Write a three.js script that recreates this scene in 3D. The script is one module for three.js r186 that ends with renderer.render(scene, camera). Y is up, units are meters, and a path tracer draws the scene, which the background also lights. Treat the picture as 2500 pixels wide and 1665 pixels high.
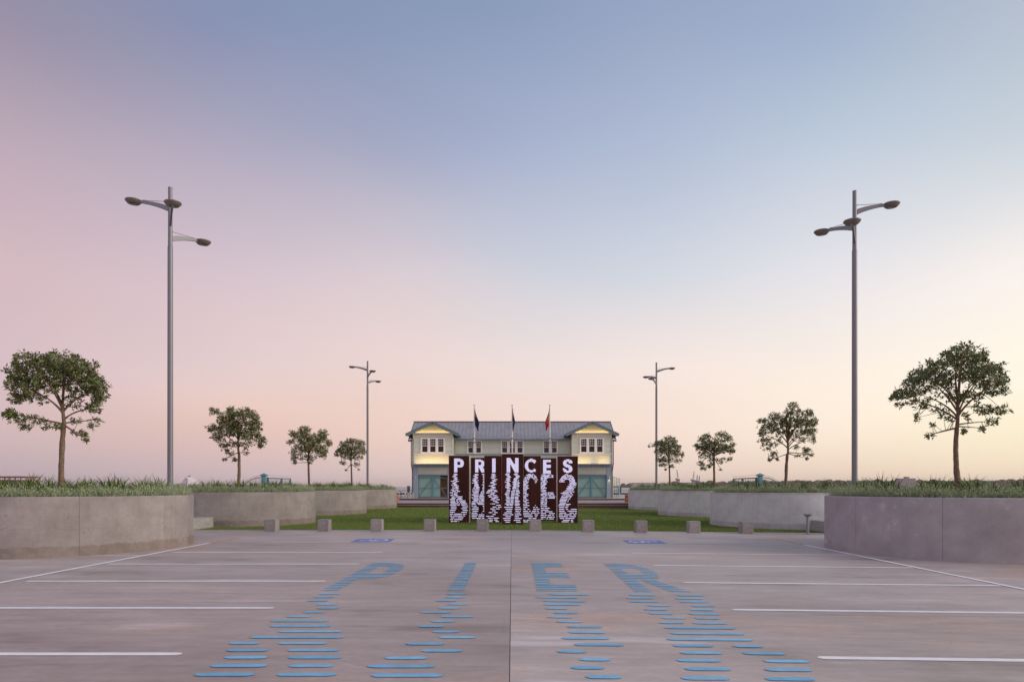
import * as THREE from 'three';
import { RoundedBoxGeometry } from 'three/addons/geometries/RoundedBoxGeometry.js';
import { mergeGeometries } from 'three/addons/utils/BufferGeometryUtils.js';
import { RectAreaLightUniformsLib } from 'three/addons/lights/RectAreaLightUniformsLib.js';

// ---------------------------------------------------------------- camera, sky, sun, exposure
const scene = new THREE.Scene();
const F = 1667, HORIZON = 1188, EYE = 1.6;                 // lens measured on a 2500 x 1665 frame; shifted up, held level
const camera = new THREE.PerspectiveCamera(2 * Math.atan(HORIZON / F) * 180 / Math.PI, 2500 / (2 * HORIZON), 0.1, 30000);
camera.setViewOffset(2500, 2 * HORIZON, 0, 0, 2500, 1665);
camera.position.set(0, EYE, 0);
camera.lookAt(0, EYE, -10);

const renderer = new THREE.WebGLRenderer({ antialias: true });
renderer.toneMapping = THREE.LinearToneMapping;
renderer.toneMappingExposure = 1.0;
renderer.shadowMap.enabled = true;
RectAreaLightUniformsLib.init();

const lin = (c) => { c /= 255; return c <= 0.04045 ? c / 12.92 : Math.pow((c + 0.055) / 1.055, 2.4); };
const rgb = (r, g, b) => new THREE.Color().setRGB(r, g, b);          // linear base colour
const s3 = (r, g, b) => new THREE.Color().setRGB(lin(r), lin(g), lin(b));
function rng(seed) { let a = seed >>> 0; return () => { a = (a + 0x6D2B79F5) >>> 0; let t = Math.imul(a ^ (a >>> 15), 1 | a); t = (t + Math.imul(t ^ (t >>> 7), 61 | t)) ^ t; return ((t ^ (t >>> 14)) >>> 0) / 4294967296; }; }
const lerp = (a, b, t) => a + (b - a) * t, clamp = (x, a = 0, b = 1) => Math.min(b, Math.max(a, x));
const smooth = (a, b, x) => { const t = clamp((x - a) / (b - a)); return t * t * (3 - 2 * t); };

// tileable value noise, cx by cy cells over w by h pixels
function noiseLayer(out, w, h, cx, cy, amp, seed) {
  const r = rng(seed), g = new Float32Array(cx * cy);
  for (let i = 0; i < g.length; i++) g[i] = r() * 2 - 1;
  const xi = new Int32Array(w), xj = new Int32Array(w), xt = new Float32Array(w);
  for (let x = 0; x < w; x++) { const u = x / w * cx, i = Math.floor(u), t = u - i; xi[x] = i % cx; xj[x] = (i + 1) % cx; xt[x] = t * t * (3 - 2 * t); }
  for (let y = 0; y < h; y++) {
    const v = y / h * cy, j = Math.floor(v), t0 = v - j, t = t0 * t0 * (3 - 2 * t0), a = (j % cy) * cx, b = ((j + 1) % cy) * cx;
    for (let x = 0; x < w; x++) {
      const p = g[a + xi[x]], q = g[a + xj[x]], c = g[b + xi[x]], d = g[b + xj[x]], k = xt[x];
      const top = p + (q - p) * k; out[y * w + x] += amp * (top + ((c + (d - c) * k) - top) * t);
    }
  }
  return out;
}
function fbm(w, h, cx, cy, oct, seed, gain = 0.55) {
  const o = new Float32Array(w * h); let a = 1, s = 0;
  for (let k = 0; k < oct; k++) { noiseLayer(o, w, h, Math.min(cx << k, w), Math.min(cy << k, h), a, seed + k * 17); s += a; a *= gain; }
  for (let i = 0; i < o.length; i++) o[i] /= s * 0.62;
  return o;
}
function tex(w, h, fn, srgb = true) {
  const d = new Uint8Array(w * h * 4);
  for (let y = 0, i = 0; y < h; y++) for (let x = 0; x < w; x++, i++) { const c = fn(i, x, y); d[i * 4] = clamp(c[0], 0, 255); d[i * 4 + 1] = clamp(c[1], 0, 255); d[i * 4 + 2] = clamp(c[2], 0, 255); d[i * 4 + 3] = 255; }
  const t = new THREE.DataTexture(d, w, h); t.wrapS = t.wrapT = THREE.RepeatWrapping; t.magFilter = THREE.LinearFilter; t.minFilter = THREE.LinearMipmapLinearFilter; t.generateMipmaps = true;
  if (srgb) t.colorSpace = THREE.SRGBColorSpace; t.needsUpdate = true; return t;
}

// twilight sky: mauve on the left, blue above, cream towards the glow on the right; [azimuth, [elevation, r, g, b] ...] as sRGB
const SKY = [
  [-180, [[0, 212, 192, 196], [4, 224, 202, 200], [12, 228, 212, 212], [25, 206, 202, 212], [40, 172, 180, 202], [90, 148, 160, 190]]],
  [-110, [[0, 192, 176, 186], [4, 206, 184, 190], [12, 212, 192, 200], [25, 188, 180, 198], [40, 156, 162, 188], [90, 148, 160, 190]]],
  [-37, [[0, 186, 170, 179], [1.05, 190, 172, 180], [3.8, 214, 186, 184], [7.6, 214, 190, 198], [14, 214, 187, 193], [21.9, 190, 170, 184], [29.7, 150, 142, 163], [45, 142, 150, 182], [90, 148, 160, 190]]],
  [-22, [[0, 200, 180, 186], [1.15, 210, 186, 189], [4.3, 229, 195, 186], [6, 236, 204, 192], [8.6, 232, 208, 206], [15.5, 214, 197, 206], [24.5, 180, 172, 192], [32.5, 133, 145, 179], [48, 140, 153, 186], [90, 148, 160, 190]]],
  [-10, [[0, 210, 188, 188], [1.25, 222, 198, 194], [4.6, 242, 210, 197], [9.3, 237, 217, 213], [16.8, 220, 206, 212], [26.2, 165, 170, 196], [34.8, 136, 152, 184], [50, 140, 155, 187], [90, 148, 160, 190]]],
  [0, [[0, 215, 193, 187], [1.3, 226, 203, 196], [4.7, 245, 217, 206], [9.5, 240, 225, 221], [17.3, 204, 208, 220], [26.7, 168, 178, 207], [35.5, 138, 156, 187], [50, 142, 157, 189], [90, 148, 160, 190]]],
  [12, [[0, 222, 200, 190], [1.3, 236, 213, 201], [4.6, 251, 227, 212], [9.2, 247, 232, 225], [16.5, 210, 216, 226], [26, 176, 188, 213], [34.5, 150, 165, 195], [50, 147, 162, 193], [90, 148, 160, 190]]],
  [24, [[0, 228, 205, 192], [1.15, 240, 216, 197], [4.2, 258, 240, 221], [8.5, 251, 239, 227], [15.3, 231, 229, 234], [24.2, 188, 202, 219], [32, 158, 175, 204], [48, 142, 160, 194], [90, 148, 160, 190]]],
  [37, [[0, 232, 210, 192], [1.05, 250, 228, 200], [3.8, 255, 243, 211], [7.6, 260, 250, 233], [14, 252, 244, 238], [21.9, 200, 211, 221], [29.7, 180, 190, 206], [45, 150, 166, 196], [90, 148, 160, 190]]],
  [75, [[0, 246, 218, 184], [2, 255, 234, 190], [6, 255, 244, 214], [12, 254, 244, 228], [22, 226, 228, 228], [35, 182, 194, 208], [60, 144, 160, 190], [90, 148, 160, 190]]],
  [110, [[0, 238, 210, 190], [2, 252, 226, 198], [6, 252, 236, 216], [14, 244, 234, 226], [25, 214, 216, 222], [40, 178, 188, 208], [90, 148, 160, 190]]],
  [180, [[0, 212, 192, 196], [4, 224, 202, 200], [12, 228, 212, 212], [25, 206, 202, 212], [40, 172, 180, 202], [90, 148, 160, 190]]],
];
{
  const W = 1440, H = 720, d = new Float32Array(W * H * 4);
  for (const c of SKY) c[1] = c[1].map(([e, r, g, b]) => [e, lin(r), lin(g), lin(b)]);
  const col = (c, e) => { const a = c[1]; let i = 0; while (i < a.length - 2 && a[i + 1][0] < e) i++; const t = clamp((e - a[i][0]) / (a[i + 1][0] - a[i][0])); return [1, 2, 3].map((k) => lerp(a[i][k], a[i + 1][k], t)); };
  const n1 = fbm(1440, 720, 9, 14, 4, 11), n2 = fbm(1440, 720, 30, 34, 4, 23), sm = new Float32Array(W * H * 3);
  for (let y = 0; y < H; y++) {
    const el = Math.max(0, (y + 0.5) / H * 180 - 90);
    for (let x = 0; x < W; x++) {
      let az = (x + 0.5) / W * 360 - 90; if (az > 180) az -= 360;           // u = 0.25 is straight ahead
      // cloud veils drift from upper left to lower right: look the colours up along a slightly wavering grid
      const i = y * W + x, ww = smooth(2, 10, el) * (1 - smooth(40, 70, el));
      const azw = clamp(az + n1[i] * 3.0 * ww, -180, 180), elw = Math.max(0, el + (n1[i] * 1.3 + n2[i] * 0.35) * ww);
      let k = 0; while (k < SKY.length - 2 && SKY[k + 1][0] < azw) k++;
      const t = clamp((azw - SKY[k][0]) / (SKY[k + 1][0] - SKY[k][0])), a = col(SKY[k], elw), b = col(SKY[k + 1], elw);
      for (let c = 0; c < 3; c++) sm[i * 3 + c] = lerp(a[c], b[c], t);
    }
  }
  // thin high cloud: long faint veils slanting down to the right
  const lat = (s) => { const g = new Float32Array(256 * 256), q = rng(s); for (let i = 0; i < g.length; i++) g[i] = q() * 2 - 1; return (x, y) => { const i = Math.floor(x), j = Math.floor(y), u = x - i, v = y - j, a = u * u * (3 - 2 * u), b = v * v * (3 - 2 * v), G = (p, k) => g[((k & 255) << 8) | (p & 255)]; return lerp(lerp(G(i, j), G(i + 1, j), a), lerp(G(i, j + 1), G(i + 1, j + 1), a), b); }; };
  const veil = lat(37), fine = lat(41);
  for (let y = 0; y < H; y++) for (let x = 0; x < W; x++) {
    const el = (y + 0.5) / H * 180 - 90; if (el < 1.5) continue; let az = (x + 0.5) / W * 360 - 90; if (az > 180) az -= 360;
    const e2 = 90 * Math.tanh(el / 55), s = az * 0.86 - e2 * 0.5 + 300, t = az * 0.34 + e2 * 0.94 + 300 + veil(az / 30 + 50, e2 / 14 + 50) * 2.5;
    const n = veil(s / 34, t / 6.5) * 0.6 + veil(s / 17 + 40, t / 3.1) * 0.3 + fine(s / 8, t / 1.5) * 0.14, k = smooth(1.5, 6, el) * (1 - smooth(45, 75, el)) * (1 - smooth(120, 170, Math.abs(az))), i = (y * W + x) * 3;
    sm[i] *= 1 + n * 0.05 * k; sm[i + 1] *= 1 + n * 0.028 * k; sm[i + 2] *= 1 + n * 0.022 * k;
  }
  // soften the knots
  const tmp = new Float32Array(sm.length);
  for (let pass = 0; pass < 2; pass++) {
    for (let y = 0; y < H; y++) { const el = (y + 0.5) / H * 180 - 90, R = el < 0 ? 0 : 8; for (let c = 0; c < 3; c++) { let s = 0; for (let x = -R; x <= R; x++) s += sm[(y * W + (x + W) % W) * 3 + c]; for (let x = 0; x < W; x++) { tmp[(y * W + x) * 3 + c] = s / (2 * R + 1); s += sm[(y * W + (x + R + 1) % W) * 3 + c] - sm[(y * W + (x - R + W) % W) * 3 + c]; } } }
    for (let y = 0; y < H; y++) { const el = (y + 0.5) / H * 180 - 90, R = el < 0 ? 0 : Math.min(4, Math.floor(el * 1.5)); for (let x = 0; x < W; x++) for (let c = 0; c < 3; c++) { let s = 0; for (let q = -R; q <= R; q++) s += tmp[(Math.min(H - 1, y + q) * W + x) * 3 + c]; sm[(y * W + x) * 3 + c] = s / (2 * R + 1); } }
  }
  for (let i = 0; i < W * H; i++) { for (let c = 0; c < 3; c++) d[i * 4 + c] = sm[i * 3 + c]; d[i * 4 + 3] = 1; }
  const t = new THREE.DataTexture(d, W, H, THREE.RGBAFormat, THREE.FloatType);
  t.mapping = THREE.EquirectangularReflectionMapping; t.magFilter = THREE.LinearFilter; t.minFilter = THREE.LinearFilter; t.needsUpdate = true;
  scene.background = t; scene.environment = t;
}
// the glow where the sun has gone: low on the right, very wide
const sun = new THREE.DirectionalLight(rgb(1.0, 0.87, 0.74), 1.6);
{ const az = 103 * Math.PI / 180, el = 22 * Math.PI / 180; sun.position.set(Math.sin(az) * Math.cos(el) * 120, Math.sin(el) * 120, -Math.cos(az) * Math.cos(el) * 120 - 40); sun.target.position.set(0, 0, -40); }
sun.castShadow = true; sun.shadow.radius = 50; sun.shadow.mapSize.set(2048, 2048);
Object.assign(sun.shadow.camera, { left: -90, right: 90, top: 60, bottom: -60, near: 1, far: 320 });
scene.add(sun, sun.target);

// ---------------------------------------------------------------- helpers
const used = {};
function numbered(name) { const n = used[name] = (used[name] ?? -1) + 1; return n ? name + '_' + String(n).padStart(3, '0') : name; }
function tag(o, label, category, group, kind) { if (label) o.userData.label = label; if (category) o.userData.category = category; if (group) o.userData.group = group; if (kind) o.userData.kind = kind; return o; }
function thing(name, label, category, group, [x, y, z] = [0, 0, 0], turn = 0) { const o = new THREE.Group(); o.name = numbered(name); o.position.set(x, y, z); o.rotation.y = turn; tag(o, label, category, group); scene.add(o); return o; }
function part(parent, name, geo, mat, label) { const m = new THREE.Mesh(geo, mat); m.name = name; if (label) m.userData.label = label; parent.add(m); return m; }
function solo(name, geo, mat, label, category, group, kind) { const m = new THREE.Mesh(geo, mat); m.name = numbered(name); tag(m, label, category, group, kind); scene.add(m); return m; }
function struct(name, geo, mat, label) { const m = geo ? new THREE.Mesh(geo, mat) : new THREE.Group(); m.name = numbered(name); m.userData.kind = 'structure'; if (label) m.userData.label = label; scene.add(m); return m; }
const strip = (g) => { const o = g.index ? g.toNonIndexed() : g; for (const k of Object.keys(o.attributes)) if (!['position', 'normal', 'uv'].includes(k)) o.deleteAttribute(k); return o; };
const merge = (list) => mergeGeometries(list.map(strip));
function box(x0, x1, y0, y1, z0, z1) { const g = new THREE.BoxGeometry(Math.abs(x1 - x0), Math.abs(y1 - y0), Math.abs(z1 - z0)); g.translate((x0 + x1) / 2, (y0 + y1) / 2, (z0 + z1) / 2); return g; }
function rbox(x0, x1, y0, y1, z0, z1, r = 0.01, s = 2) { const g = new RoundedBoxGeometry(Math.abs(x1 - x0), Math.abs(y1 - y0), Math.abs(z1 - z0), s, r); g.translate((x0 + x1) / 2, (y0 + y1) / 2, (z0 + z1) / 2); return g; }
function cyl(r0, r1, h, seg = 20, x = 0, y = 0, z = 0) { const g = new THREE.CylinderGeometry(r1, r0, h, seg); g.translate(x, y + h / 2, z); return g; }
const V = (x, y, z) => new THREE.Vector3(x, y, z);
// round bar from a to b
function bar(a, b, r, seg = 8, r2 = r) { const d = b.clone().sub(a), g = new THREE.CylinderGeometry(r2, r, d.length(), seg); g.translate(0, d.length() / 2, 0); g.applyQuaternion(new THREE.Quaternion().setFromUnitVectors(V(0, 1, 0), d.normalize())); g.translate(a.x, a.y, a.z); return g; }
// square bar from a to b
function beam(a, b, w, h) { const d = b.clone().sub(a), L = d.length(), g = new THREE.BoxGeometry(w, h, L); const m = new THREE.Matrix4().lookAt(a, b, Math.abs(d.y / L) > 0.98 ? V(0, 0, 1) : V(0, 1, 0)); g.applyMatrix4(m); const c = a.clone().add(b).multiplyScalar(0.5); g.translate(c.x, c.y, c.z); return g; }
function tube(pts, radii, seg = 6) {                                     // tapered tube through points
  const pos = [], idx = [], n = pts.length; let up = V(0.31, 0.2, 0.93).normalize();
  for (let i = 0; i < n; i++) {
    const t = pts[Math.min(n - 1, i + 1)].clone().sub(pts[Math.max(0, i - 1)]).normalize(), a = up.clone().sub(t.clone().multiplyScalar(up.dot(t))).normalize(), b = t.clone().cross(a); up = a;
    for (let k = 0; k < seg; k++) { const q = k / seg * Math.PI * 2, c = Math.cos(q) * radii[i], s = Math.sin(q) * radii[i]; pos.push(pts[i].x + a.x * c + b.x * s, pts[i].y + a.y * c + b.y * s, pts[i].z + a.z * c + b.z * s); }
  }
  for (let i = 0; i < n - 1; i++) for (let k = 0; k < seg; k++) { const p = i * seg + k, q = i * seg + (k + 1) % seg; idx.push(p, q, p + seg, q, q + seg, p + seg); }
  const g = new THREE.BufferGeometry(); g.setAttribute('position', new THREE.Float32BufferAttribute(pos, 3)); g.setIndex(idx); g.computeVertexNormals();
  g.setAttribute('uv', new THREE.Float32BufferAttribute(new Float32Array(pos.length / 3 * 2), 2)); return g;
}
function planarUV(g, f) { const p = g.attributes.position, uv = new Float32Array(p.count * 2); for (let i = 0; i < p.count; i++) { const [u, v] = f(p.getX(i), p.getY(i), p.getZ(i)); uv[i * 2] = u; uv[i * 2 + 1] = v; } g.setAttribute('uv', new THREE.BufferAttribute(uv, 2)); return g; }
const std = (color, roughness = 0.8, o = {}) => new THREE.MeshStandardMaterial({ color, roughness, ...o });
const FALL = 0.01;                                                      // the paving falls 1 % to the right of the centre joint
const groundY = (x) => -FALL * clamp(x, 0, 16);
// photograph pixel -> point on the paving
function onGround(px, py) { const u = (px - 1250) / F, v = (py - HORIZON) / F, t = EYE / (v - FALL * Math.max(0, u)); return V(u * t, groundY(u * t), -t); }
const D = 2500 / 2354;
const onGroundD = (x, y) => onGround(x * D, y * D);

// ---------------------------------------------------------------- materials of the paving
const concreteMaps = (() => {
  const S = 2048, a = fbm(S, S, 3, 3, 4, 101), b = fbm(S, S, 3, 26, 4, 131), c = fbm(S, S, 10, 14, 4, 151), f = fbm(S, S, 220, 260, 2, 171), e = fbm(S, S, 5, 60, 3, 191), m = fbm(S, S, 4, 5, 3, 211), q = fbm(S, S, 22, 120, 4, 251, 0.7), p = fbm(S, S, 7, 38, 4, 231);
  // scuffs and tyre marks
  const scuff = new Float32Array(S * S); { const r = rng(277); for (let k = 0; k < 110; k++) { const L = 60 + r() * 330, w = 0.8 + r() * 1.6, dark = (r() < 0.75 ? -1 : 1) * (0.35 + r() * 0.65), bend = (r() - 0.5) * 0.004; let x = r() * S, y = r() * S, d = (r() - 0.5) * 1.1 + (r() < 0.2 ? 1.2 : 0); for (let s = 0; s < L; s++) { x += Math.cos(d); y += Math.sin(d); d += bend; const fade = Math.sin(s / L * Math.PI), R = Math.ceil(w); for (let j = -R; j <= R; j++) for (let i = -R; i <= R; i++) { const q = Math.max(0, 1 - Math.hypot(i, j) / (w + 0.3)); if (q > 0) { const at = ((Math.floor(y) + j + S * 4) % S) * S + (Math.floor(x) + i + S * 4) % S; const val = dark * q * fade; if (Math.abs(val) > Math.abs(scuff[at])) scuff[at] = val; } } } } }
  const map = tex(S, S, (i) => {
    let v = 184 + a[i] * 10 + b[i] * 9 + c[i] * 9 + q[i] * 9 + f[i] * 5;
    const rust = smooth(0.25, 0.9, c[i] * 0.5 + m[i] * 0.8) * 0.8, pale = smooth(0.35, 0.95, e[i] * 0.7 + p[i] * 0.5) * smooth(-0.2, 0.5, a[i]), dark = smooth(0.4, 1.0, -b[i] * 0.6 - c[i] * 0.6);
    v += pale * 22 - dark * 26 + scuff[i] * 15;
    return [v + rust * 4, v - 18 - rust * 8 + pale * 3, v - 26 - rust * 15 + pale * 7];
  });
  const rough = tex(S / 2, S / 2, (i, x, y) => { const j = (y * 2) * S + x * 2, v = 148 + b[j] * 26 + c[j] * 22 + f[j] * 12; return [v, v, v]; }, false);
  const bump = tex(S / 2, S / 2, (i, x, y) => { const j = (y * 2) * S + x * 2, v = 128 + f[j] * 45 + c[j] * 25; return [v, v, v]; }, false);
  return { map, rough, bump };
})();
function concreteFloor(ox, oy) {
  const cl = (t) => { const q = t.clone(); q.offset.set(ox, oy); q.needsUpdate = true; return q; };
  return new THREE.MeshStandardMaterial({ map: cl(concreteMaps.map), roughnessMap: cl(concreteMaps.rough), roughness: 1.0, bumpMap: cl(concreteMaps.bump), bumpScale: 0.002 });
}
function toned(k, r, g, bl) { const m = floorMats[k].clone(); m.color.setRGB(r, g, bl); return m; }
const floorMats = [concreteFloor(0, 0), concreteFloor(0.37, 0.21), concreteFloor(0.71, 0.55), concreteFloor(0.13, 0.83)];
const TILE = 14;
// flat piece of paving between x0..x1 and depth z0..z1 (z0 nearer), following the fall, with a thickness
function slabGeo(x0, x1, z0, z1, top = 0, thick = 0.15, follow = true) {
  const xs = [x0]; for (const b of [0, 16]) if (follow && b > x0 && b < x1) xs.push(b); xs.push(x1);
  const list = [], gy = follow ? groundY : () => 0;
  const sh = new THREE.Shape(); xs.forEach((x, i) => (i ? sh.lineTo(x, gy(x) + top) : sh.moveTo(x, gy(x) + top))); for (const x of [...xs].reverse()) sh.lineTo(x, gy(x) + top - thick);
  const g = new THREE.ExtrudeGeometry(sh, { depth: Math.abs(z1 - z0), bevelEnabled: false, steps: 1 }); g.translate(0, 0, Math.min(z0, z1));
  return planarUV(g, (x, y, z) => [x / TILE, z / TILE]);
}
const GAP = 0.004;
const paving = struct('parking_ground', null, null, 'worn pale concrete car park floor in large cast slabs');
{
  const L = [[22, -11.79], [-11.79, -25.02]], R = [[22, -8.69], [-8.69, -17.4], [-17.4, -25.02]];
  const xsL = [[-40, -13.6], [-13.6, -0.02]], xsR = [[-0.02, 13.4], [13.4, 40]]; let k = 0;
  const tl = [toned(0, 0.8, 0.79, 0.8), toned(1, 0.84, 0.83, 0.84), toned(2, 0.88, 0.86, 0.86), toned(3, 0.95, 0.96, 0.99)], tr = [toned(1, 1.0, 1.0, 1.0), toned(2, 0.97, 0.98, 1.0), toned(3, 0.93, 0.96, 1.0), toned(0, 0.9, 0.92, 0.95), toned(1, 0.88, 0.91, 0.96), toned(2, 0.88, 0.91, 0.96)];
  for (const [x0, x1] of xsL) for (const [z0, z1] of L) part(paving, 'concrete_slab', slabGeo(x0 + GAP, x1 - GAP, z0 - GAP, z1 + GAP), tl[k++]);
  k = 0;
  for (const [x0, x1] of xsR) for (const [z0, z1] of R) part(paving, 'concrete_slab', slabGeo(x0 + GAP, x1 - GAP, z0 - GAP, z1 + GAP), tr[k++]);
  part(paving, 'joint_filler', slabGeo(-40, 40, 22, -25.02, -0.012, 0.05), std(rgb(0.2, 0.18, 0.175), 0.9));
  const edge = new THREE.MeshStandardMaterial({ color: rgb(0.5, 0.48, 0.48), roughness: 0.7 });  // lighter colour paints the highlight where the slab arris catches light
  part(paving, 'lit_edge_strip', slabGeo(-13.4, 13.4, -25.03, -25.12, 0.004, 0.2), edge);
}
struct('plaza_ground', slabGeo(-90, 90, 60, -100, -0.06, 0.5), floorMats[1], 'concrete plaza floor beyond the lawn');

// ---------------------------------------------------------------- lawn
{
  const S = 1024, a = fbm(S, S, 6, 6, 4, 301), f = fbm(S, S, 200, 200, 2, 311), m = fbm(S, S, 40, 46, 3, 321), st = fbm(S, S, 5, 70, 2, 331);
  const map = tex(S, S, (i) => { const v = 1 + a[i] * 0.1 + f[i] * 0.28 + m[i] * 0.12 + st[i] * 0.05; return [104 * v + a[i] * 6, 118 * v, 47 * v]; });
  const bump = tex(512, 512, (i, x, y) => { const v = 128 + f[y * 2 * S + x * 2] * 120; return [v, v, v]; }, false);
  const mat = new THREE.MeshStandardMaterial({ map, roughness: 0.95, bumpMap: bump, bumpScale: 0.02 });
  const sh = slabGeo(-12.6, 12.6, -25.16, -53.38, -0.02, 0.1); planarUV(sh, (x, y, z) => [x / 7, z / 7]);
  struct('lawn', sh, mat, 'mown green artificial turf lawn between the planters');
  // turf pile: short blades standing on the front of the lawn
  const blade = new THREE.BufferGeometry(), p = [], r = rng(5);
  for (let k = 0; k < 9; k++) { const q = r() * 6.28, x = (r() - 0.5) * 0.1, z = (r() - 0.5) * 0.1, h = 0.022 + r() * 0.016, l = 0.012 * (r() - 0.5), w = 0.0045, c = Math.cos(q) * w, s = Math.sin(q) * w; p.push(x - c, 0, z - s, x + c, 0, z + s, x + l, h, z + l); }
  blade.setAttribute('position', new THREE.Float32BufferAttribute(p, 3)); blade.computeVertexNormals();
  const N = 52000, im = new THREE.InstancedMesh(blade, std(rgb(1, 1, 1), 0.8, { side: THREE.DoubleSide }), N), M = new THREE.Matrix4(), Q = new THREE.Quaternion(), C = new THREE.Color();
  for (let i = 0; i < N; i++) {
    const t = Math.pow(r(), 1.5), z = -25.18 - t * 28, x = (r() * 2 - 1) * 12.4; Q.setFromAxisAngle(V(0, 1, 0), r() * 6.28); const s = 0.8 + r() * 0.6;
    M.compose(V(x, groundY(x) - 0.02, z), Q, V(1.6 * s, s, 1.6 * s)); im.setMatrixAt(i, M); const k = 0.75 + r() * 0.5; C.setRGB(0.17 * k, 0.225 * k, 0.048 * k); im.setColorAt(i, C);
  }
  im.name = 'turf_blades'; im.userData = { kind: 'stuff', label: 'short green pile of the artificial turf' }; scene.add(im);
}

// ---------------------------------------------------------------- painted markings
const wear = (() => { const S = 512, a = fbm(S, S, 8, 8, 4, 401), f = fbm(S, S, 90, 90, 2, 411); return { a, f, S }; })();
const paintTex = (r, g, b, amt) => tex(wear.S, wear.S, (i) => { const v = 1 + wear.a[i] * amt + wear.f[i] * amt * 0.5; return [r * v, g * v, b * v]; });
const whitePaint = new THREE.MeshStandardMaterial({ map: paintTex(250, 244, 242, 0.03), roughness: 0.6 });
const orangePaint = new THREE.MeshStandardMaterial({ map: paintTex(205, 150, 84, 0.1), roughness: 0.7 });
const fadedOrange = new THREE.MeshStandardMaterial({ map: paintTex(182, 160, 138, 0.06), roughness: 0.75 });
const bluePaint = [0, 1, 2].map((k) => new THREE.MeshStandardMaterial({ map: paintTex([122, 130, 114][k], [186, 192, 180][k], [222, 224, 216][k], 0.06), roughness: 0.55 }));
// a painted stroke with rounded ends from a to b, w wide, lying on the paving
function stroke(a, b, w, lift = 0.004, round = true) {
  const d = b.clone().sub(a); d.y = 0; const L = d.length(); d.normalize(); const n = V(-d.z, 0, d.x), sh = [], h = w / 2;
  if (round) { const e = Math.min(h * 1.5, L * 0.35); for (let k = 0; k <= 6; k++) { const q = -Math.PI / 2 + k / 6 * Math.PI; sh.push([L - e + Math.cos(q) * e, Math.sin(q) * h]); } for (let k = 0; k <= 6; k++) { const q = Math.PI / 2 + k / 6 * Math.PI; sh.push([e + Math.cos(q) * e, Math.sin(q) * h]); } }
  else sh.push([0, -h], [L, -h], [L, h], [0, h]);
  const P = (s, t) => { const x = a.x + d.x * s + n.x * t, z = a.z + d.z * s + n.z * t; return [x, groundY(x) + lift, z]; };
  const pos = [], idx = [], uv = []; const c = P(L / 2, 0); pos.push(...c); uv.push(c[0], c[2]);
  for (const [s, t] of sh) { const q = P(s, t); pos.push(...q); uv.push(q[0], q[2]); }
  for (let k = 0; k < sh.length; k++) idx.push(0, 1 + (k + 1) % sh.length, 1 + k);
  const g = new THREE.BufferGeometry(); g.setAttribute('position', new THREE.Float32BufferAttribute(pos, 3)); g.setAttribute('uv', new THREE.Float32BufferAttribute(uv, 2)); g.setIndex(idx); g.computeVertexNormals();
  const nn = g.attributes.normal; if (nn.getY(0) < 0) { const ix = g.index.array; for (let k = 0; k < ix.length; k += 3) { const q = ix[k + 1]; ix[k + 1] = ix[k + 2]; ix[k + 2] = q; } g.computeVertexNormals(); }
  return g;
}
{
  const left = [[392, 880, 1270], [245, 827, 1297], [57, 750, 1336.3], [-160, 630, 1398], [-420, 418, 1504]];
  const nth = ['farthest', 'second farthest', 'middle', 'second nearest', 'nearest'];
  left.forEach(([x0, x1, y], i) => solo('parking_line', stroke(onGroundD(x0, y), onGroundD(x1, y), 0.112), whitePaint, nth[i] + ' of the five white bay lines on the left', 'road marking', 'white parking bay lines'));
  const right = [[1452, 1271.5, 1957, 1276.3], [1500, 1300, 2100, 1305.5], [1570, 1339.5, 2302, 1346.5], [1683, 1402, 2500, 1411], [1880, 1512.5, 2760, 1524]];
  right.forEach(([x0, y0, x1, y1], i) => solo('parking_line', stroke(onGroundD(x0, y0), onGroundD(x1, y1), 0.112), whitePaint, nth[i] + ' of the five white bay lines on the right', 'road marking', 'white parking bay lines'));
  const ext = (a, b, t) => a.clone().lerp(b, t);
  const l0 = onGroundD(480, 1249), l1 = onGroundD(0, 1340); solo('parking_border_line', stroke(l0, ext(l0, l1, 2), 0.115, 0.0075), whitePaint, 'long white edge line running past the front left planter', 'road marking', 'white edge lines of the car park');
  const r0 = onGroundD(1850, 1253), r1 = onGroundD(2354, 1355); solo('parking_border_line', stroke(r0, ext(r0, r1, 2), 0.115, 0.0075), whitePaint, 'long white edge line running past the front right planter', 'road marking', 'white edge lines of the car park');
  solo('orange_line', stroke(onGroundD(545, 1237.3), onGroundD(481, 1248.8), 0.1), orangePaint, 'orange line continuing the white edge line on the left', 'road marking', 'orange lines');
  solo('orange_line', stroke(onGroundD(1788, 1239.5), onGroundD(1849, 1252.6), 0.1), orangePaint, 'orange line continuing the white edge line on the right', 'road marking', 'orange lines');
  solo('faded_orange_line', stroke(onGroundD(1585, 1238.2), onGroundD(1783, 1239.8), 0.08), fadedOrange, 'faint orange cross line nearer the lawn on the right', 'road marking', 'faded orange lines');
  solo('faded_orange_line', stroke(onGroundD(1545, 1250.5), onGroundD(1842, 1254), 0.08), fadedOrange, 'faint orange cross line nearer the camera on the right', 'road marking', 'faded orange lines');
  solo('faded_orange_line', stroke(onGroundD(486, 1249.2), onGroundD(970, 1250), 0.07), fadedOrange, 'faint orange cross line on the left', 'road marking', 'faded orange lines');
}
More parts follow.
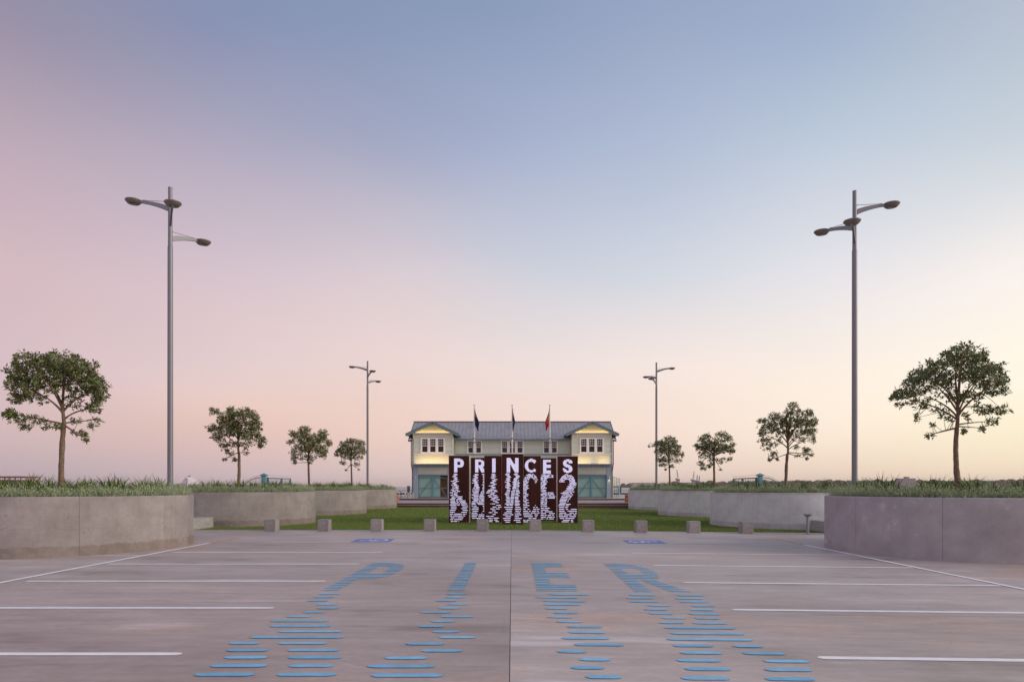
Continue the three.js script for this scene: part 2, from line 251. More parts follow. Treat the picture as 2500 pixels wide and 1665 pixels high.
// blue squares with the wheelchair sign
{
  const mk = (flip) => {
    const S = 256, cv = document.createElement('canvas'); cv.width = cv.height = S; const c = cv.getContext('2d');
    c.fillStyle = '#5c74b8'; c.fillRect(0, 0, S, S); c.strokeStyle = c.fillStyle = '#dfe0ee'; c.lineCap = 'round'; c.lineJoin = 'round';
    c.translate(S / 2, S / 2); c.rotate(flip ? Math.PI / 2 : -Math.PI / 2); c.translate(-S / 2, -S / 2);
    c.beginPath(); c.arc(108, 52, 17, 0, 7); c.fill(); c.lineWidth = 20; c.beginPath(); c.moveTo(110, 76); c.lineTo(116, 142); c.lineTo(164, 142); c.lineTo(188, 204); c.lineTo(208, 198); c.stroke(); c.lineWidth = 14; c.beginPath(); c.moveTo(114, 104); c.lineTo(158, 104); c.stroke();
    c.lineWidth = 15; c.beginPath(); c.arc(120, 170, 56, -2.0, 0.55, true); c.stroke();
    const t = new THREE.CanvasTexture(cv); t.colorSpace = THREE.SRGBColorSpace; return new THREE.MeshStandardMaterial({ map: t, roughness: 0.6 });
  };
  const sq = (c, label, m) => { const pos = [], uv = [], w = 0.56; for (const [s, t] of [[-1, 1], [1, 1], [1, -1], [-1, -1]]) { const x = c.x + s * w; pos.push(x, groundY(x) + 0.005, c.z + t * w); uv.push((s + 1) / 2, (1 - t) / 2); } const g = new THREE.BufferGeometry(); g.setAttribute('position', new THREE.Float32BufferAttribute(pos, 3)); g.setAttribute('uv', new THREE.Float32BufferAttribute(uv, 2)); g.setIndex([0, 1, 2, 0, 2, 3]); g.computeVertexNormals(); solo('accessible_parking_marking', g, m, label, 'road marking', 'blue accessible parking squares'); };
  sq(V(-4.12, 0, -20.25), 'blue square with white wheelchair sign painted on the left', mk(false));
  sq(V(3.92, 0, -20.2), 'blue square with white wheelchair sign painted on the right', mk(true));
}
// the word painted across the floor, one object for each letter, one part for each dash
{
  const topY = [1374.7, 1377.4, 1380.1, 1382.9, 1385.6, 1388.5, 1391.5, 1394.8, 1398.3, 1401.7, 1405, 1408.7, 1412.6, 1416.1, 1419.9, 1424, 1428.2, 1432.1, 1436.7, 1441.2];
  const rows = (data, ox, oy, s) => { const o = []; for (const r of data) for (let k = 1; k < r.length; k += 2) o.push([oy + r[0] * s, ox + r[k] * s, ox + r[k + 1] * s]); return o; };
  const P = [
    ...rows([[88, 1540, 2030], [112, 1480, 2200], [137, 1440, 2225], [162, 1385, 2235], [187, 1340, 1640, 1880, 2235], [213, 1280, 1600, 1900, 2210], [240, 1250, 1540, 1850, 2180], [270, 1190, 1490, 1800, 2120], [302, 1135, 1450, 1750, 2080], [332, 1065, 2000], [363, 1020, 1910], [396, 965, 1840], [431, 900, 1670], [463, 830, 1190], [497, 770, 1120], [534, 695, 1050], [572, 620, 1010], [608, 560, 945], [649, 480, 870], [690, 410, 805], [777, 355, 790], [848, 225, 680], [925, 80, 560], [1005, 270, 755], [1092, 295, 800], [1180, -20, 490]], 740, 1365, 260 / 2355),
    ...rows([[35, 1408, 1765], [100, 1172, 2022], [172, 1165, 2040], [250, 1285, 2202], [333, 878, 2238], [420, 578, 1012, 1285, 1998], [520, 545, 1145, 1420, 2170], [624, 510, 1130, 1432, 2205], [743, 310, 1127, 1432, 2090], [870, 85, 945, 1268, 2130]], 460, 1500, 400 / 2355)];
  const I = [...topY.map((y) => { const t = (y - 1375) / (1441.5 - 1375); return [y, lerp(1135.4, 1091.4, t), lerp(1165, 1135.4, t)]; }),
    ...rows([[449, 1102, 1355], [490, 1080, 1337], [534, 958, 1230], [580, 1112, 1392], [630, 985, 1280], [682, 752, 1155], [738, 1025, 1445], [797, 882, 1210], [861, 732, 1070], [930, 917, 1265], [1003, 998, 1475], [1085, 572, 1075], [1173, 770, 1303], [1267, 308, 860], [1372, 82, 950], [1490, 137, 1052]], 880, 1365, 300 / 1568)];
  const sE = 250 / 1307;
  const E = [...topY.map((y0) => { const y = y0 + 1, zy = (y - 1365) / sE, l = 32 + (zy - 62) * 70 / 343, r = zy < 108 ? lerp(425, 460, (zy - 62) / 43) : zy < 170 ? lerp(220, 240, (zy - 108) / 60) : zy < 240 ? lerp(500, 540, (zy - 175) / 60) : zy < 322 ? lerp(268, 297, (zy - 245) / 65) : lerp(605, 645, (zy - 330) / 75); return [y, 1290 + l * sE, 1290 + r * sE]; }),
    ...rows([[456, 255, 775], [493, 90, 630], [540, 190, 735], [585, 202, 670], [635, 212, 505], [691, 325, 632], [745, 240, 555], [804, 362, 690], [869, 495, 945], [940, 515, 988], [1015, 425, 1038], [1098, 582, 1222], [1186, 365, 745], [1287, 652, 1062], [1392, 545, 977], [1510, 730, 1197]], 1290, 1365, sE)];
  const R = [
    ...rows([[93, 85, 520], [113, 120, 690], [135, 150, 800], [157, 180, 880], [182, 210, 440, 690, 930], [210, 245, 490, 740, 1020], [238, 275, 530, 780, 1050], [262, 300, 545, 810, 1075], [287, 320, 1090], [313, 345, 1095], [340, 375, 1095], [368, 410, 1040], [395, 440, 740, 780, 1100], [423, 475, 750, 850, 1185], [450, 505, 800, 940, 1260], [480, 535, 850, 1010, 1365], [512, 575, 880, 1085, 1450], [545, 610, 925, 1170, 1555], [580, 650, 970, 1260, 1660], [650, 560, 1045], [658, 1420, 1910], [707, 505, 1000], [715, 1385, 1890], [770, 560, 1085], [777, 1475, 1990], [841, 895, 1300], [848, 1690, 2110], [910, 830, 1250], [917, 1660, 2090], [988, 915, 1350], [993, 1635, 2205]], 1460, 1365, 320 / 2355),
    ...rows([[57, 95, 452], [62, 565, 940], [124, 52, 415], [131, 535, 1035], [199, 132, 1148], [281, 215, 1275], [366, 168, 1405], [456, 255, 838], [463, 1120, 1555], [558, 358, 970], [567, 1265, 1872], [668, 312, 942], [680, 1570, 2215], [792, 428, 1090], [803, 1582, 2252], [926, 378, 1075], [936, 1585, 2297]], 1600, 1500, 400 / 2355)];
  let k = 0;
  for (const [ch, data] of [['P', P], ['I', I], ['E', E], ['R', R]]) {
    const c = data.map(([y, a, b]) => onGround((a + b) / 2, y)), o = V(c.reduce((s, v) => s + v.x, 0) / c.length, 0, c.reduce((s, v) => s + v.z, 0) / c.length);
    const t = thing('painted_letter', 'letter ' + ch + ' of sky blue dashes painted large across the concrete floor', 'road marking', 'letters painted on the floor', o.toArray());
    data.forEach(([y, a, b], i) => {
      const m = onGround((a + b) / 2, y), w0 = onGround(a, y), w1 = onGround(b, y), A = V(w0.x, 0, m.z), B = V(w1.x, 0, m.z);
      const g = stroke(A, B, m.z < -10.2 ? 0.088 : 0.105, 0.006); g.translate(-o.x, 0, -o.z); part(t, 'painted_dash', g, bluePaint[(k++ * 7) % 3]);
    });
  }
}

// ---------------------------------------------------------------- concrete planters
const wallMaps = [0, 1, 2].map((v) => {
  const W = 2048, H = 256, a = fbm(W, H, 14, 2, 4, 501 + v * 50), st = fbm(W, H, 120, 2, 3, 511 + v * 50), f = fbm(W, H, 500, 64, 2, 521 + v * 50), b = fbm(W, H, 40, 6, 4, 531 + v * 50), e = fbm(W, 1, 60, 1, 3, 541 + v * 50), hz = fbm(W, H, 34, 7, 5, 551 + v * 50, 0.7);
  const map = tex(W, H, (i, x, y) => {
    const h = y / H;                                                        // 0 at the paving
    let r, g, bl;
    if (v !== 1) {                                                          // off-form concrete: streaks from the form, dirty splash course with a ragged edge, spots
      let k = 152 + a[i] * 11 + st[i] * 3.5 + b[i] * 8 + f[i] * 4;
      const spots = smooth(0.75, 1.05, b[i] * 0.8 + f[i] * 0.55); k -= spots * 26;
      const course = 0.19 + e[x] * 0.012 + hz[i] * 0.02 + f[i] * 0.012, dirt = smooth(0.012, -0.012, h - course) * smooth(-0.9, 0.1, b[i] + 0.3), lift = Math.abs(h - (0.47 + e[x] * 0.012)) < 0.006 && b[i] > -0.2 ? 1 : 0;
      k -= dirt * (17 + hz[i] * 5) + lift * 8;
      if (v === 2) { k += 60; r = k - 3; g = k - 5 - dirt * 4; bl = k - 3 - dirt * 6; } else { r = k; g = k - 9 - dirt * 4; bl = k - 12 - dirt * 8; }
    } else {                                                                // hand-rubbed grey render with pale trowel smears
      let k = 170 + a[i] * 7 + b[i] * 6 + f[i] * 3 + st[i] * 2; const sm = smooth(0.45, 1.0, hz[i] * 0.75 + b[i] * 0.45); k += sm * 20;
      r = k + 2; g = k - 6; bl = k - 3;
    }
    return [r, g, bl];
  });
  const bump = tex(1024, 256, (i, x, y) => { const j = y * W + x * 2, q = 128 + f[j] * 40 + b[j] * 40; return [q, q, q]; }, false);
  return new THREE.MeshStandardMaterial({ map, bumpMap: bump, bumpScale: 0.003, roughness: 0.82 });
});
const jointMat = std(rgb(0.3, 0.27, 0.26), 0.9), soilMat = std(rgb(0.05, 0.04, 0.03), 1);
const PR = 3.4, PTOP = 1.37;
function arcWall(phi0, phi1, base, top, R, thick) {
  const r = 0.025, pts = [[R, base], [R, top - r], [R - r * 0.3, top - r * 0.3], [R - r, top], [R - thick + r, top], [R - thick, top - r], [R - thick, top - 0.4]].map(([x, y]) => new THREE.Vector2(x, y));
  const g = new THREE.LatheGeometry(pts, 14, phi0, phi1 - phi0);
  return planarUV(g, (x, y, z) => { let p = Math.atan2(x, z); if (p < phi0 - 0.01) p += Math.PI * 2; return [p * PR / 10.7, (y - base) / 1.4 * 0.98 + 0.01]; });
}
const PLANTERS = [];
{
  const L = [[-12.25, 18.2], [-12.2, 30.15], [-12.2, 40.9], [-12.15, 51.6]], R = [[12.1, 18.25], [12.3, 30.2], [12.3, 41.2], [12.3, 51.9]];
  const word = ['front', 'second', 'third', 'rearmost'];
  [[L, 'left'], [R, 'right']].forEach(([list, side], s) => list.forEach(([x, z], i) => {
    const base = groundY(x) - 0.02, top = s ? 1.345 : PTOP, t = thing('planter', 'round grey concrete planter, ' + word[i] + ' of the four on the ' + side, 'planter', 'round concrete planters', [x, 0, -z]);
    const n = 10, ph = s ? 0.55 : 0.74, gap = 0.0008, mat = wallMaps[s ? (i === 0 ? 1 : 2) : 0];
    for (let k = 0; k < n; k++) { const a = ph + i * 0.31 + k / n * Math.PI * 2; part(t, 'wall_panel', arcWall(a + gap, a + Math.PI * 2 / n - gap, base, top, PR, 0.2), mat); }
    const core = new THREE.LatheGeometry([[PR - 0.02, base], [PR - 0.02, top - 0.03], [PR - 0.18, top - 0.03]].map(([x, y]) => new THREE.Vector2(x, y)), 96); part(t, 'joint_seal', core, jointMat);
    part(t, 'soil', cyl(PR - 0.19, PR - 0.19, 0.1, 48, 0, top - 0.18, 0), soilMat);
    PLANTERS.push({ x, z, top, soil: top - 0.08, side, i, where: word[i] + ' ' + side });
  }));
}

// ---------------------------------------------------------------- planting in the planters
function bladeStrip(pos, col, x, z, q, len, lean, w, droop, c) {                // one strap leaf as three tapering quads, bending over
  const dx = Math.cos(q), dz = Math.sin(q), nx = -dz, nz = dx, S = 3; let px = x, py = 0, pz = z, ang = lean; const P = [];
  for (let k = 0; k <= S; k++) { const ww = w * (k === S ? 0.12 : k === 0 ? 0.75 : 1 - 0.15 * k); P.push([px - nx * ww, py, pz - nz * ww, px + nx * ww, py, pz + nz * ww]); const st = len / S; px += dx * Math.sin(ang) * st; pz += dz * Math.sin(ang) * st; py += Math.cos(ang) * st; ang += droop; }
  for (let k = 0; k < S; k++) { const a = P[k], b = P[k + 1]; for (const v of [[a[0], a[1], a[2]], [a[3], a[4], a[5]], [b[3], b[4], b[5]], [a[0], a[1], a[2]], [b[3], b[4], b[5]], [b[0], b[1], b[2]]]) { pos.push(...v); col.push(...c); } }
}
function colored(pos, col) { const g = new THREE.BufferGeometry(); g.setAttribute('position', new THREE.Float32BufferAttribute(pos, 3)); g.setAttribute('color', new THREE.Float32BufferAttribute(col, 3)); g.computeVertexNormals(); return g; }
const leafMat = new THREE.MeshStandardMaterial({ vertexColors: true, roughness: 0.55, side: THREE.DoubleSide });
const dullLeaf = new THREE.MeshStandardMaterial({ vertexColors: true, roughness: 0.85, side: THREE.DoubleSide });
const tussockGeos = [1, 2, 3, 4].map((s) => {
  const r = rng(600 + s), pos = [], col = [];
  for (let k = 0; k < 130; k++) { const q = r() * 6.283, lean = 0.05 + Math.pow(r(), 0.8) * 0.85, t = r(), m = 0.7 + r() * 0.6; const c = t < 0.22 ? [0.24 * m, 0.26 * m, 0.05 * m] : [0.09 * m, 0.165 * m, 0.018 * m]; bladeStrip(pos, col, (r() - 0.5) * 0.14, (r() - 0.5) * 0.14, q, 0.34 + r() * 0.26, lean, 0.0075 + r() * 0.004, 0.22 + r() * 0.3, c); }
  return colored(pos, col);
});
// silver sprig clump: stems thick with small needle leaves
const sprigGeo = [1, 2, 3].map((s) => {
  const r = rng(640 + s), pos = [], col = [];
  for (let k = 0; k < 20; k++) {
    const q = r() * 6.283, lean = 0.1 + r() * 0.7, len = 0.16 + r() * 0.19, x0 = (r() - 0.5) * 0.2, z0 = (r() - 0.5) * 0.2, dx = Math.cos(q) * Math.sin(lean), dy = Math.cos(lean), dz = Math.sin(q) * Math.sin(lean), n = 11, sage = r();
    for (let j = 1; j <= n; j++) {
      const t = j / n, bx = x0 + dx * len * t, by = dy * len * t, bz = z0 + dz * len * t, a = r() * 6.283, l = 0.03 + r() * 0.02, ex = Math.cos(a) * 0.75 + dx, ey = 0.75 * dy + 0.25, ez = Math.sin(a) * 0.75 + dz, nn = Math.hypot(ex, ey, ez), w = 0.0068, m = 0.75 + r() * 0.5;
      const c = sage < 0.28 ? [0.5 * m, 0.49 * m, 0.29 * m] : [0.37 * m, 0.43 * m, 0.25 * m], ux = -Math.sin(a) * w, uz = Math.cos(a) * w;
      pos.push(bx - ux, by, bz - uz, bx + ux, by, bz + uz, bx + ex / nn * l, by + ey / nn * l, bz + ez / nn * l); col.push(...c, ...c, ...c);
    }
  }
  return colored(pos, col);
});
PLANTERS.forEach((p, pi) => {
  const r = rng(700 + pi * 13), M = new THREE.Matrix4(), Q = new THREE.Quaternion(), E = new THREE.Euler();
  for (let v = 0; v < 3; v++) {
    const N = 330, im = new THREE.InstancedMesh(sprigGeo[v], dullLeaf, N);
    for (let k = 0; k < N; k++) { const a = r() * 6.283, rr = 2.62 + Math.sqrt(r()) * 0.55, s = (0.85 + r() * 0.55) * (rr > 2.95 ? 0.8 : 1); E.set((r() - 0.5) * 0.5, r() * 6.28, (r() - 0.5) * 0.5); M.compose(V(Math.cos(a) * rr, -0.02, Math.sin(a) * rr), Q.setFromEuler(E), V(s, s * (0.75 + r() * 0.4), s)); im.setMatrixAt(k, M); }
    im.position.set(p.x, p.soil, -p.z); im.name = numbered('silver_shrubs'); im.userData = { kind: 'stuff', label: 'grey green low shrubs round the rim of the ' + p.where + ' planter' }; scene.add(im);
  }
  let n = 0;
  for (let k = 0; k < 200 && n < 30; k++) {
    const outer = n < 20, a = outer ? n / 20 * 6.283 + r() * 0.2 : n * 2.39996, rr = outer ? 2.2 + r() * 0.35 : 0.6 + r() * 1.0, s = 1.02 + r() * 0.4; n++;
    const t = solo('strap_leaf_tussock', tussockGeos[(n + pi) % 4], leafMat, 'dark green strap leaf tussock under the tree of the ' + p.where + ' planter', 'plant', 'strap leaf tussocks in the ' + p.where + ' planter');
    t.position.set(p.x + Math.cos(a) * rr, p.soil - 0.02, -p.z + Math.sin(a) * rr); t.rotation.y = r() * 6.28; t.scale.set(s, s * (0.9 + r() * 0.3), s);
  }
});

// ---------------------------------------------------------------- trees
const barkMat = (() => { const a = fbm(256, 256, 8, 20, 4, 801); return new THREE.MeshStandardMaterial({ map: tex(256, 256, (i) => { const v = 1 + a[i] * 0.22; return [128 * v, 106 * v, 88 * v]; }), roughness: 0.9 }); })();
const treeLeafMat = new THREE.MeshStandardMaterial({ vertexColors: true, roughness: 0.42, side: THREE.DoubleSide });
function pushLeaf(pos, col, o, d, n, len, wid, c) {                              // folded pointed leaf: four triangles
  const s = d.clone().cross(n).normalize(), up = s.clone().cross(d).normalize(), a = o, tip = o.clone().addScaledVector(d, len).addScaledVector(up, -len * 0.12), mid = o.clone().addScaledVector(d, len * 0.5).addScaledVector(up, -wid * 0.16);
  const l = o.clone().addScaledVector(d, len * 0.52).addScaledVector(s, wid).addScaledVector(up, wid * 0.3), r = o.clone().addScaledVector(d, len * 0.52).addScaledVector(s, -wid).addScaledVector(up, wid * 0.3);
  for (const v of [a, mid, l, l, mid, tip, a, r, mid, mid, r, tip]) { pos.push(v.x, v.y, v.z); col.push(...c); }
}
function makeTree(pl, label, seed, z, ox, oy, sc, base, fork, bend, lobes) {
  const r = rng(seed), W = (px, py) => V((ox + px * sc - 1250) / F * z, EYE - (oy + py * sc - HORIZON) / F * z, 0), m = sc / F * z;
  const b = W(...base), phi = Math.atan2(b.x, z), cs = Math.cos(phi), origin = V(b.x, pl.soil, -z), t = thing('planter_tree', label, 'tree', 'planter trees', origin.toArray(), -phi);
  const loc = (px, py) => { const w = W(px, py); return V((w.x - origin.x) * cs, w.y - origin.y, 0); };
  const fk = loc(...fork), top = Math.max(...lobes.map((l) => loc(l[0], l[1]).y)), Rr = Math.max(...lobes.map((l) => Math.abs(loc(l[0], l[1]).x - fk.x) + l[2] * m * 0.6));
  // trunk with a gentle bend, flaring at the foot, knots where twigs were cut
  const tp = [], tr = [], r0 = 0.072, nS = 16;
  for (let k = 0; k <= nS; k++) { const q = k / nS, y = fk.y * q, x = lerp(0, fk.x, q) + Math.sin(q * Math.PI) * bend + (r() - 0.5) * 0.008; tp.push(V(x, y - (k ? 0 : 0.1), Math.sin(q * 2.6) * 0.03)); tr.push(r0 * lerp(1.05, 0.74, q) * (k === 0 ? 1.25 : 1) * (1 + (r() < 0.2 ? 0.14 : 0) + (r() - 0.5) * 0.06)); }
  const trunk = tube(tp, tr, 10); { const uv = trunk.attributes.uv; for (let i = 0; i < uv.count; i++) uv.setXY(i, (i % 10) / 10, Math.floor(i / 10) / 6); }
  part(t, 'trunk', trunk, barkMat);
  const leaderTop = V(fk.x + (r() - 0.5) * 0.15, lerp(fk.y, top, 0.8), tp[nS].z + (r() - 0.5) * 0.2), twigs = [];
  const lead = []; for (let k = 0; k <= 7; k++) { const q = k / 7; lead.push(V(lerp(fk.x, leaderTop.x, q) + Math.sin(q * 5 + seed) * 0.03, lerp(fk.y, leaderTop.y, q), lerp(tp[nS].z, leaderTop.z, q))); }
  twigs.push(tube(lead, lead.map((_, k) => lerp(0.05, 0.012, k / 7)), 7));
  const pos = [], col = [];
  // main limbs: lobes are gathered into a few directions; each limb leaves the stem once and its twigs leave the limb
  const limbs = [];
  const bez = (a, c1, s, n, r0, r1, seg) => { const pts = [], rad = []; for (let q = 0; q <= n; q++) { const u = q / n, v = 1 - u; pts.push(V(v * v * a.x + 2 * u * v * c1.x + u * u * s.x, v * v * a.y + 2 * u * v * c1.y + u * u * s.y, v * v * a.z + 2 * u * v * c1.z + u * u * s.z)); rad.push(lerp(r0, r1, u)); } twigs.push(tube(pts, rad, seg)); return pts; };
  const limbTo = (s) => {
    let best = null, bd = 1e9; for (const l of limbs) for (let k = 2; k < l.length; k++) { const d = l[k].distanceTo(s) + (l[k].y > s.y + 0.15 ? 0.25 : 0); if (d < bd) { bd = d; best = l[k]; } }
    const low = s.y < fk.y + 0.25;
    if (best && (bd < 0.62 || (limbs.length > 11 && !low) || limbs.length > 16)) { const c1 = best.clone().lerp(s, 0.5).add(V((r() - 0.5) * 0.1, 0.05, (r() - 0.5) * 0.1)); bez(best, c1, s, 4, Math.min(0.01, 0.005 + bd * 0.006), 0.004, 4); return; }
    const at = clamp((s.y - fk.y) * 0.3 / Math.max(0.2, leaderTop.y - fk.y) + (r() - 0.5) * 0.1, 0, 0.8), i0 = Math.min(6, Math.floor(at * 7)), a = lead[i0].clone().lerp(lead[i0 + 1], at * 7 - i0), span = s.clone().sub(a), L = span.length();
    const c1 = a.clone().addScaledVector(span, 0.4).add(V((r() - 0.5) * 0.14, (low ? 0.02 : 0.02 + 0.1 * L), (r() - 0.5) * 0.14)); if (!low) { c1.x = lerp(c1.x, a.x, 0.25); c1.z = lerp(c1.z, a.z, 0.25); }
    limbs.push(bez(a, c1, s, 8, 0.012 + Math.min(0.016, L * 0.013), 0.006, 6));
  };
  const order = [...lobes].map((l) => [l, loc(l[0], l[1])]).sort((p, q) => q[1].distanceTo(fk) - p[1].distanceTo(fk)).map((p) => p[0]);
  for (const [lx, ly, rx, ry, dens = 1] of order) {
    const c = loc(lx, ly), ax = Math.max(rx * m - 0.015, rx * m * 0.85), ay = Math.max(ry * m - 0.03, ry * m * 0.75), off = (c.x - fk.x) / Rr, sparse = dens < 1;
    const depth = Math.sqrt(Math.max(0.08, 1 - off * off)) * Rr * (sparse ? 0.55 : 0.78) * (c.y < fk.y + 0.35 ? 0.55 : 1), nSub = Math.max(1, Math.min(4, Math.round(depth * 2 / (ax * 1.7))));
    const count = Math.max(6, Math.round(Math.PI * ax * ay / 0.0072 * 2.3 * dens)), subs = [];
    for (let k = 0; k < nSub; k++) { const sz = nSub === 1 ? (r() - 0.5) * depth : lerp(-depth, depth, (k + 0.25 + r() * 0.5) / nSub), sq = 1 - sz / (z / cs), s = V((c.x - fk.x) * sq + fk.x + (r() - 0.5) * ax * 0.4, (c.y + origin.y - EYE) * sq + EYE - origin.y + (r() - 0.5) * ay * 0.4, sz); subs.push(s); limbTo(s); }
    for (let k = 0; k < count; k++) {
      const s = subs[Math.floor(r() * subs.length)], u = r() * 2 - 1, q = r() * 6.283, rad = Math.pow(r(), 0.36) * (r() < 0.12 ? 1.18 : 1), h = Math.sqrt(1 - u * u), az = Math.min(ax * 1.1, Math.max(ax * 0.6, depth / nSub * 1.1));
      const p = V(s.x + Math.cos(q) * h * ax * rad, s.y + u * ay * rad, s.z + Math.sin(q) * h * az * rad);
      const out = V(p.x - fk.x, (p.y - fk.y - 0.3) * 0.7 + 0.25, p.z).normalize().add(V((r() - 0.5) * 1.1, (r() - 0.3) * 0.8, (r() - 0.5) * 1.1)).normalize();
      if (r() < 0.22) twigs.push(tube([s.clone().lerp(p, 0.05), s.clone().lerp(p, 0.55).add(V((r() - 0.5) * 0.04, -0.02, (r() - 0.5) * 0.04)), p], [0.004, 0.003, 0.002], 3));
      const side = out.clone().cross(V(0.3, 1, 0.2)).normalize(), sd2 = out.clone().cross(side), nl = 5 + Math.floor(r() * 3), tone = r(), age = r(), s0 = 0.85 + r() * 0.35;
      for (let j = 0; j < nl; j++) {
        const a = j / nl * 6.283 + r() * 0.7, sp = 0.55 + r() * 0.65, d = out.clone().multiplyScalar(Math.cos(sp)).addScaledVector(side, Math.cos(a) * Math.sin(sp)).addScaledVector(sd2, Math.sin(a) * Math.sin(sp)); d.y -= 0.1; d.normalize();
        const mm = 0.7 + r() * 0.6, cc = age < 0.07 ? [0.26 * mm, 0.2 * mm, 0.06 * mm] : tone < 0.35 ? [0.085 * mm, 0.11 * mm, 0.028 * mm] : [0.165 * mm, 0.19 * mm, 0.052 * mm];
        pushLeaf(pos, col, p.clone().addScaledVector(out, -r() * 0.09).add(V((r() - 0.5) * 0.04, (r() - 0.5) * 0.04, (r() - 0.5) * 0.04)), d, out, (0.075 + r() * 0.055) * s0, (0.016 + r() * 0.008) * s0, cc);
      }
    }
  }
  part(t, 'branches', merge(twigs), barkMat);
  part(t, 'crown', colored(pos, col), treeLeafMat);
}
const S2 = 560 / 1829, S1 = 520 / 1406, S4 = 540 / 1411;
makeTree(PLANTERS[0], 'wide flat-topped tree in the front left planter, largest on the left', 901, 18.2, 0, 820, S1, [400, 960], [415, 590], -0.02, [[330, 170, 110, 75], [450, 170, 110, 75], [200, 195, 95, 75], [560, 195, 85, 75], [110, 265, 75, 65], [330, 300, 170, 100], [540, 300, 130, 105], [640, 330, 75, 85], [180, 345, 115, 80], [660, 400, 50, 55], [620, 460, 55, 45], [110, 425, 65, 45, 0.8], [240, 415, 85, 45, 0.5], [100, 540, 70, 45, 0.8], [210, 560, 85, 40, 0.7], [60, 530, 38, 28], [160, 612, 48, 28, 0.8], [300, 600, 28, 28, 0.7], [510, 560, 40, 36, 0.45], [620, 580, 36, 30, 0.8], [540, 640, 55, 30, 0.9], [570, 685, 22, 14], [650, 540, 22, 18], [375, 605, 28, 28, 0.8], [450, 420, 80, 55, 0.4]]);
makeTree(PLANTERS[1], 'tree with ragged square crown in the second left planter', 902, 30.15, 440, 860, S2, [460, 1043], [465, 800], 0.02, [[270, 475, 48, 36], [400, 478, 80, 52], [520, 480, 90, 48], [580, 520, 46, 46], [330, 545, 56, 44], [450, 560, 118, 72], [600, 575, 74, 54], [270, 612, 56, 40], [400, 630, 105, 55], [560, 650, 105, 64], [650, 700, 40, 46], [300, 680, 56, 44], [350, 742, 56, 44, 0.6], [640, 740, 42, 22], [420, 728, 56, 40, 0.4], [525, 735, 56, 40, 0.4], [390, 800, 36, 28, 0.8], [350, 855, 18, 13], [430, 855, 22, 24, 0.9], [520, 800, 28, 38, 0.5]]);
makeTree(PLANTERS[2], 'heart-shaped tree in the third left planter', 903, 40.9, 440, 860, S2, [1027, 1047], [1020, 880], 0.0, [[990, 620, 56, 40], [900, 650, 36, 30], [1140, 650, 46, 42], [960, 680, 86, 54], [1090, 695, 76, 52], [1182, 722, 32, 36], [880, 720, 36, 26], [1010, 755, 96, 52], [1120, 780, 56, 54], [920, 790, 56, 46, 0.6], [1150, 820, 26, 36, 0.8], [900, 850, 36, 36, 0.8], [980, 840, 46, 36, 0.4], [1050, 845, 46, 36, 0.4], [910, 885, 22, 12], [1040, 885, 22, 11, 0.8]]);
makeTree(PLANTERS[3], 'smallest tree on the left, in the rearmost left planter beside a lamp post', 904, 51.6, 440, 860, S2, [1367, 1057], [1362, 890], 0.0, [[1370, 708, 56, 26], [1440, 730, 40, 36], [1310, 730, 46, 32], [1370, 770, 96, 46], [1270, 790, 40, 36], [1462, 790, 22, 36], [1340, 828, 76, 40, 0.6], [1420, 830, 46, 36, 0.5], [1300, 880, 30, 22, 0.8], [1405, 892, 26, 18, 0.8], [1320, 940, 13, 9], [1425, 935, 10, 7], [1245, 820, 26, 18]]);
makeTree(PLANTERS[4], 'wide leaning tree in the front right planter, largest of all', 905, 18.25, 1960, 800, S4, [1012, 990], [986, 640], -0.06, [[1030, 150, 78, 52], [950, 190, 76, 62], [1120, 190, 66, 54], [1060, 260, 135, 82], [850, 250, 86, 62], [760, 270, 66, 54], [700, 310, 76, 54], [860, 330, 115, 72], [1200, 270, 66, 54], [1160, 340, 105, 82], [1260, 350, 46, 64], [620, 390, 66, 44], [570, 412, 42, 34], [720, 400, 76, 52], [1230, 420, 76, 44, 0.9], [960, 420, 96, 52, 0.5], [780, 470, 86, 44, 0.55], [1100, 440, 76, 52, 0.55], [610, 470, 36, 26, 0.8], [720, 560, 30, 36, 0.6], [870, 520, 56, 36, 0.4], [960, 590, 34, 26, 0.6], [1060, 570, 36, 30, 0.5], [1150, 530, 66, 40, 0.8], [1260, 540, 60, 34, 0.9], [1210, 610, 46, 30, 0.7], [1160, 650, 26, 17, 0.7], [1030, 662, 26, 16], [820, 610, 22, 13, 0.7], [810, 680, 28, 22], [900, 560, 36, 26, 0.5]]);
makeTree(PLANTERS[5], 'tree with peaked ragged crown in the second right planter', 906, 30.2, 1500, 860, S2, [1370, 1053], [1382, 810], -0.02, [[1430, 420, 46, 30], [1430, 480, 76, 44], [1280, 510, 56, 40], [1550, 490, 40, 42], [1180, 540, 46, 34], [1370, 550, 105, 54], [1500, 560, 86, 54], [1590, 560, 34, 46], [1250, 590, 86, 54], [1170, 640, 40, 34, 0.8], [1400, 630, 96, 50, 0.8], [1550, 630, 66, 54], [1580, 700, 30, 36, 0.8], [1200, 700, 56, 44, 0.6], [1280, 700, 56, 44, 0.4], [1480, 690, 66, 44, 0.4], [1210, 750, 56, 36, 0.5], [1260, 812, 44, 30, 0.7], [1245, 856, 22, 17], [1300, 850, 17, 13], [1450, 762, 26, 20], [1530, 800, 40, 42, 0.8], [1460, 830, 26, 16, 0.8], [1570, 820, 22, 17], [1540, 850, 17, 11]]);
